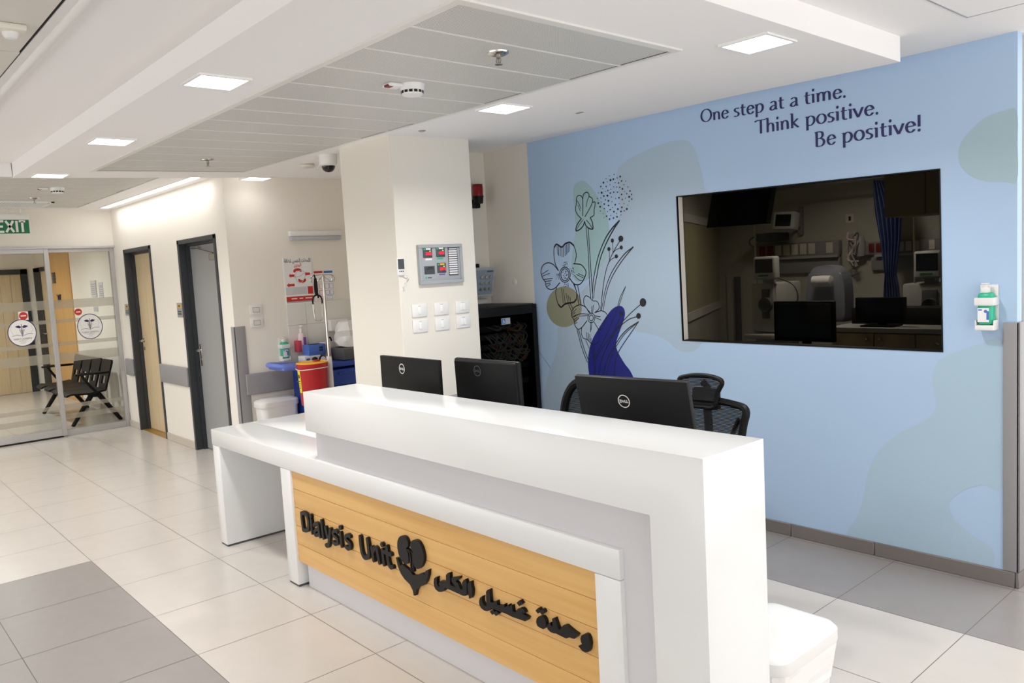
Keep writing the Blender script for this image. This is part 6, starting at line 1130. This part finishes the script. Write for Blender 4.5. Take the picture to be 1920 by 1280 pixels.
# dado and guard on the far wall's left
x0, x1, z0, z1 = rt(1364, 512, 1410, 640, YF); m = MB(); m.box(x0, x1 + 3.0, YF - .02, YF - .0005, 0, z1); tag(build('wall_dado', m, 'beige_face'), 'beige panel along the foot of the treatment room wall', 'wall panel')
x0, x1, z0, z1 = rt(1377, 519, 1390, 641, YF - .04); m = MB(); m.box(x0, x1, YF - .05, YF - .0205, 0, z1, .004); tag(build('door_post', m, 'dark_bin'), 'dark upright guard strip left in the treatment room', 'wall guard')
def headwall(u0, u1, vt, label, flip):
    t = thing('bedhead_unit', label, 'bedhead unit', (Py((u0 + u1) / 2, vt, YF).x, YF, Py(u0, vt + 38, YF).z), 0, 'bedhead units'); x0, x1, z0, z1 = rt(u0, vt, u1, vt + 17, YF - .05)
    m = MB(); m.box(x0, x1, YF - .07, YF - .0005, z0, z1, .008); up_ = build('socket_rail', m, 'rail_grey', t); n = 9
    for k in range(n):
        a = x0 + (x1 - x0) * (.06 + .1 * k); mm = 'socket_red' if k < 2 else 'offwhite'
        if 6 < k < 8: continue
        m = MB(); m.box(a, a + (x1 - x0) * .075, YF - .076, YF - .07, z0 + .02, z1 - .015, .002); build('socket', m, mm, up_)
    m = MB(); m.box(x0 + (0.05 if flip else .1), x1, YF - .06, YF - .0005, z0 - (z1 - z0) * 1.2, z0 - .02, .008); build('gas_rail', m, 'rail_grey', t); m = MB(); m.box(x0 + .1, x1 + .0, YF - .10, YF - .06, z0 - .02, z0 + .002); build('shelf', m, 'machine', t)
    return x0, x1, z0, z1
headwall(1417, 1575, 460, 'grey bedhead unit with sockets, left of the blue curtain', False); headwall(1623, 1765, 454, 'grey bedhead unit with sockets, behind the blue curtain', True)
# monitor on a wall arm
x0, x1, z0, z1 = rt(1448, 398, 1490, 428, 6.9); t = thing('patient_monitor', 'small white patient monitor on a wall arm', 'monitor', ((x0 + x1) / 2, 6.9, z0)); R_ = Matrix.Translation(((x0 + x1) / 2, 6.9, (z0 + z1) / 2)) @ Matrix.Rotation(math.radians(-8), 4, 'X') @ Matrix.Rotation(math.radians(4), 4, 'Y'); w_, h_ = (x1 - x0) / 2, (z1 - z0) / 2
m = MB(R_); m.box(-w_, w_, 0, .10, -h_, h_, .015); hs = build('housing', m, 'machine', t); m = MB(R_); m.box(-w_ * .72, w_ * .68, -.003, .001, -h_ * .66, h_ * .66, .004); build('screen', m, 'screen', hs); a0, a1, b0, b1 = rt(1497, 388, 1506, 440, YF - .02); m = MB(); m.box(a0, a1, YF - .04, YF - .0005, b0, b1, .004); m.tube([((x0 + x1) / 2, 6.99, (z0 + z1) / 2), ((a0 + a1) / 2, 7.1, (z0 + z1) / 2 - .05), ((a0 + a1) / 2, YF - .03, (z0 + z1) / 2 - .05)], .018, 8); build('wall_arm', m, 'rail_grey', t)
x0, x1, z0, z1 = rt(1424, 438, 1460, 451, 7.1); t = thing('infusion_pump', 'small dark pump on a wall rail under the patient monitor', 'pump', ((x0 + x1) / 2, 7.1, z0)); m = MB(); m.box(x0, x1, 7.02, YF - .0005, z0, z1, .012); build('case', m, 'dark_bin', t); m = MB(); m.tube(cat_rom([(x0 + .02, 7.02, z1 - .02), (x0 - .05, 7.0, z0 + .02), (x0 - .02, 7.0, z0 - .04), (x0 + .06, 7.02, z0)], 5), .008, 6); build('hose', m, 'dark_bin', t)
x0, x1, z0, z1 = rt(1586, 402, 1602, 417, yw); t = thing('bed_number', 'small white bed number sign reading 1 on the far wall', 'sign', ((x0 + x1) / 2, yw, z0)); m = MB(); m.box(x0, x1, YF - .008, YF - .0005, z0, z1); pl = build('plate', m, 'offwhite', t); m = MB(FY((x0 + x1) / 2, YF - .0085, 0)); m.stroke([(0, z0 + .02), (0, z1 - .02)], .022, 0, .0005, 0); build('numeral', m, 'void', pl)
p = Py(1599, 458, 7.15); t = thing('hung_tubing', 'clear bag of tubing hung on the wall right of the first bedhead', 'tubing', p); m = MB(); rb = random.Random(4)
m.lathe([(.02, p.z + .10), (.07, p.z + .07), (.08, p.z - .05), (.07, p.z - .11), (.02, p.z - .13)], c=(p.x, 7.22, 0), seg=16, sy=.5); build('bag', m, 'machine', t)
for k in range(5): m = MB(); q = [(p.x + rb.uniform(-.05, .05), 7.15 + rb.uniform(-.03, .03), p.z + .12 - .06 * i + rb.uniform(-.04, .04)) for i in range(6)]; m.tube(cat_rom(q, 4), .008, 6); build('hose', m, 'clear_pink' if k == 0 else 'machine', t)
def machine(u0, u1, v0, v1, y, bl, br, bt, label):
    x0, x1, z0, z1 = rt(u0, v0, u1, v1, y); t = thing('dialysis_machine', label, 'dialysis machine', ((x0 + x1) / 2, y + .2, 0), 0, 'dialysis machines'); m = MB(); m.box(x0, x1, y, y + .09, z0, z1, .02, 3); hs = build('screen_housing', m, 'machine', t); m = MB(); m.box(x0 + .022, x1 - .02, y - .002, y + .001, z0 + .06, z1 - .022); build('screen', m, 'screen', hs); m = MB(); m.box(x0 + .05, x1 - .06, y - .004, y, z0 + .028, z0 + .042); build('key_strip', m, 'exit_green', hs)
    a0, a1, b0, b1 = rt(bl, bt, br, bt + 100, y + .03); zt = b1
    m = MB(); m.box(a0, a1, y + .04, y + .50, zt - .42, zt, .02); m.box(a0 + .02, a1 - .02, y + .06, y + .48, .12, zt - .42, .01); m.box(a0 - .03, a1 + .03, y - .05, y + .5, zt - .47, zt - .43, .01); m.box(a0 - .02, a1 + .02, y - .02, y + .55, .06, .14, .02); build('body', m, 'machine', t)
    m = MB(); m.box((x0 + x1) / 2 - .04, (x0 + x1) / 2 + .04, y + .05, y + .13, zt, z0 + .01); build('screen_post', m, 'rail_grey', t)
    m = MB(); m.box(a0 + (a1 - a0) * .5, a1 - .04, y + .025, y + .045, zt - .3, zt - .05, .006); m.lathe([(.001, 0), (.06, -.03), (.065, 0)], c=(a0 + (a1 - a0) * .72, y + .02, zt - .18), seg=18, ax='y'); build('pump_panel', m, 'dark_bin', t)
    m = MB(); m.box(a0 + .05, a1 - .06, y + .045, y + .065, zt - .85, zt - .55, .006); build('lower_panel', m, 'rail_grey', t)
    for k, mm in ((.3, 'void'), (.52, 'print_red')): m = MB(); m.lathe([(.022, 0), (.02, -.02), (.0001, -.022)], c=(a0 + (a1 - a0) * k, y + .043, zt - .62), seg=14, ax='y'); build('connector', m, mm, t)
    m = MB(); m.tube([(x0 - .03, y + .1, zt - .2), (x0 - .03, y + .1, z1 + .32)], .009, 8); m.tube([(x0 - .07, y + .1, z1 + .30), (x0 + .01, y + .1, z1 + .30)], .006, 6); m.tube([(x0 - .03, y + .1, zt - .2), (a0 + .06, y + .1, zt - .2)], .009, 6); build('drip_rod', m, 'chrome', t)
    m = MB(); m.tube(cat_rom([(x1 - .02, y + .06, z0 + .02), (x1 + .14, y + .05, zt - .02), (x1 + .17, y + .05, zt - .15), (x1 + .05, y + .04, zt - .2)], 5), .007, 6); build('hose', m, 'dark_bin', t)
machine(1411, 1453, 482, 524, 6.1, 1406, 1452, 532, 'white dialysis machine with dark screen, left in the treatment room'); machine(1712, 1764, 471, 521, 6.55, 1690, 1768, 532, 'white dialysis machine with dark screen, right of the blue curtain')
# treatment chair
p = Py(1545, 540, 6.5); tc = thing('treatment_chair', 'grey reclining treatment chair with white neck roll', 'treatment chair', (p.x, 6.6, 0)); x0, x1, z0, z1 = rt(1508, 499, 1582, 582, 6.5); xc, hw_ = (x0 + x1) / 2, (x1 - x0) / 2
o = cat_rom([(xc - hw_, z0 - .1), (xc - hw_ * .98, z0 + .2), (xc - hw_ * .7, z1 - .03), (xc, z1), (xc + hw_ * .7, z1 - .04), (xc + hw_ * .98, z0 + .2), (xc + hw_, z0 - .1)], 5)
m = MB(FY(0, 6.52, 0)); m.prism(o, -.16, 0); bmesh.ops.bevel(m.bm, geom=m.bm.edges[:], offset=.02, segments=2, profile=.5, affect='EDGES'); build('backrest', m, 'grey_vinyl', tc)
m = MB(); m.box(xc - hw_, xc + hw_, 5.85, 6.62, .42, .56, .04, 3); build('seat', m, 'grey_vinyl', tc)
for s in (-1, 1): m = MB(); m.box(xc + s * (hw_ + .03) - .07, xc + s * (hw_ + .03) + .07, 5.9, 6.5, .70, .80, .03, 3); m.box(xc + s * (hw_ + .03) - .03, xc + s * (hw_ + .03) + .03, 6.1, 6.4, .15, .70); build('armrest', m, 'grey_vinyl', tc)
m = MB(); m.box(xc - hw_ * .7, xc + hw_ * .7, 6.0, 6.6, .06, .42); build('base', m, 'rail_grey', tc)
x0, x1, z0, z1 = rt(1519, 522, 1557, 533, 6.42); m = MB(); m.lathe([(.0001, x0), (.045, x0 + .01), (.048, (x0 + x1) / 2), (.045, x1 - .01), (.0001, x1)], c=(0, 6.455, (z0 + z1) / 2), seg=16, ax='x'); build('neck_roll', m, 'white', tc)
# curtain, gathered
cu = MB(); pts = [(338, 1637, 1664), (370, 1638, 1680), (402, 1641, 1691), (450, 1650, 1689), (490, 1655, 1684), (515, 1659, 1681), (535, 1657, 1686), (556, 1656, 1688), (640, 1655, 1690)]
def cur(a, b):
    k = a * (len(pts) - 1); i = min(int(k), len(pts) - 2); f_ = k - i; v = pts[i][0] * (1 - f_) + pts[i + 1][0] * f_; l = pts[i][1] * (1 - f_) + pts[i + 1][1] * f_; r = pts[i][2] * (1 - f_) + pts[i + 1][2] * f_
    q = Py(l + (r - l) * b, v, 6.95); return (q.x, 6.95 + .035 * math.sin(b * 6 * 2 * math.pi) , q.z)
cu.grid(cur, 24, 60); ct = tag(build('curtain', cu, 'curtain', smooth=80), 'blue gathered curtain hanging before the far wall', 'curtain')
q = Py(1636, 338, 6.95); m = MB(); m.tube([(q.x - 1.2, 6.95, q.z + .02), (XBR - .12, 6.95, q.z + .02)], .012, 8); tag(build('curtain_rail', m, 'rail_grey'), 'thin grey curtain rail across the treatment room', 'curtain rail')
# dark hanging screen and wall cupboards
A, B, C_, D_ = Py(1334, 362, 4.95), Py(1445, 350, 4.95), Py(1436, 419, 4.95), Py(1325, 427, 4.95); hsn = thing('hanging_screen', 'dark screen hung high behind the upper left of the glass', 'screen', ((A.x + B.x) / 2, 4.97, D_.z)); m = MB(FY(0, 4.95, 0)); top_ = .28
m.prism([(D_.x, D_.z), (C_.x, C_.z), (B.x + .03, B.z + .1), (A.x + .03, A.z + .1)], -.06, 0); build('screen_back', m, 'screen', hsn); m = MB(); m.tube([((A.x + B.x) / 2, 4.98, 2.2), ((A.x + B.x) / 2, 4.98, 2.62)], .02, 8); build('ceiling_arm', m, 'dark_bin', hsn)
x0, x1, z0, z1 = rt(1657, 350, 1764, 399, 5.3); cb_ = thing('wall_cupboard', 'dark wooden wall cupboard high at the right of the treatment room', 'cupboard', ((x0 + x1) / 2, 5.4, z0)); m = MB(); m.box(x0, x1 + .25, 5.32, 5.65, z0, z0 + .42, .003); build('carcass', m, 'wood_cab', cb_)
xm = Py(1735, 370, 5.3).x
for a, b in ((x0 + .003, xm - .002), (xm + .002, x1 + .25)): m = MB(); m.box(a, b, 5.30, 5.319, z0 + .003, z0 + .417, .002); build('door', m, 'wood_cab', cb_)
m = MB(); m.box(x1 + .17, x1 + .251, 5.3, YF - .001, z0, 2.61); build('side_panel', m, 'beige_face', cb_)
# low cabinet with knobs, screens on it
yc = 5.9; x0, x1, z0, z1 = rt(1558, 617, 1768, 626, yc); x1 += .02
kb = thing('drawer_cabinet', 'beige cabinet with white top edge and small knobs behind the glass', 'cabinet', ((x0 + x1) / 2, yc + .25, 0)); m = MB(); m.box(x0 - .02, x1, yc - .02, yc + .55, z0, z0 + .035, .004); build('worktop', m, 'machine', kb); m = MB(); m.box(x0, x1 - .02, yc + .012, yc + .53, 0.0, z0 - .001); build('carcass', m, 'wood_cab', kb)
m = MB(); m.box(x0 + .02, x1 - .02, yc + .30, yc + .54, z0 + .035, z0 + .16, .004); build('upstand', m, 'void', kb)
es = [Py(u, 630, yc).x for u in (1564, 1639, 1717, 1767)]; ks = [Py(u, v, yc - .01) for u, v in ((1626, 635.5), (1650, 635.5), (1758.5, 644.5))]
for (a, b), kp in zip(zip(es, es[1:]), ks):
    m = MB(); m.box(a + .004, b - .004, yc - .006, yc + .012, .06, z0 - .008, .003); d_ = build('door', m, 'wood_cab', kb); m = MB(); m.sphere((kp.x, yc - .022, kp.z), .013, 12); m.tube([(kp.x, yc - .006, kp.z), (kp.x, yc - .02, kp.z)], .006, 8); build('knob', m, 'chrome', d_)
def back_mon(u0, u1, v0, v1, y, zfoot, label):
    x0, x1, z0, z1 = rt(u0, v0, u1, v1, y); t = thing('desktop_monitor', label, 'monitor', ((x0 + x1) / 2, y, zfoot), 0, 'monitors in the treatment room'); m = MB(); m.box(x0, x1, y, y + .04, z0, z1, .006); hs = build('housing', m, 'plastic_black', t); m = MB(); m.box(x0 + .02, x1 - .02, y - .001, y + .001, z0 + .03, z1 - .05 * (z1 - z0)); build('screen', m, 'screen', hs); m = MB(); m.box((x0 + x1) / 2 - .03, (x0 + x1) / 2 + .03, y + .04, y + .06, zfoot, z0 + .1); m.box((x0 + x1) / 2 - .12, (x0 + x1) / 2 + .12, y - .06, y + .12, zfoot, zfoot + .012); build('stand', m, 'plastic_black', t)
back_mon(1450, 1564, 565, 642, 5.2, .90, 'large black screen standing low at the middle of the dark glass'); back_mon(1603, 1697, 558, 606, yc + .10, z0 + .036, 'black screen standing on the beige cabinet behind the glass')
x0, x1, _, _ = rt(1440, 600, 1566, 640, 5.2); m = MB(); m.box(x0 - .05, x1 - .02, 5.0, 5.6, .0, .90, .003); tag(build('side_desk', m, 'wood_cab'), 'plain beige desk block under the large black screen', 'desk')
x0, x1, z0, z1 = rt(1566, 586, 1602, 600, 6.55); m = MB(); m.box(x0 - .1, x1 + .35, 7.08, 7.2, z0, z0 + .05, .004); m.box(x0 + .1, x1 + .3, 7.1, 7.18, 0, z0); tag(build('bed_table', m, 'machine'), 'white shelf table behind the screens in the treatment room', 'table')
square_lamp(-3.1, 6.1, 2.619, 0.3, 'added square fill lamp, unseen, in the treatment room ceiling', TREAT)  # unseen lamp added to brighten the room behind the dark glass
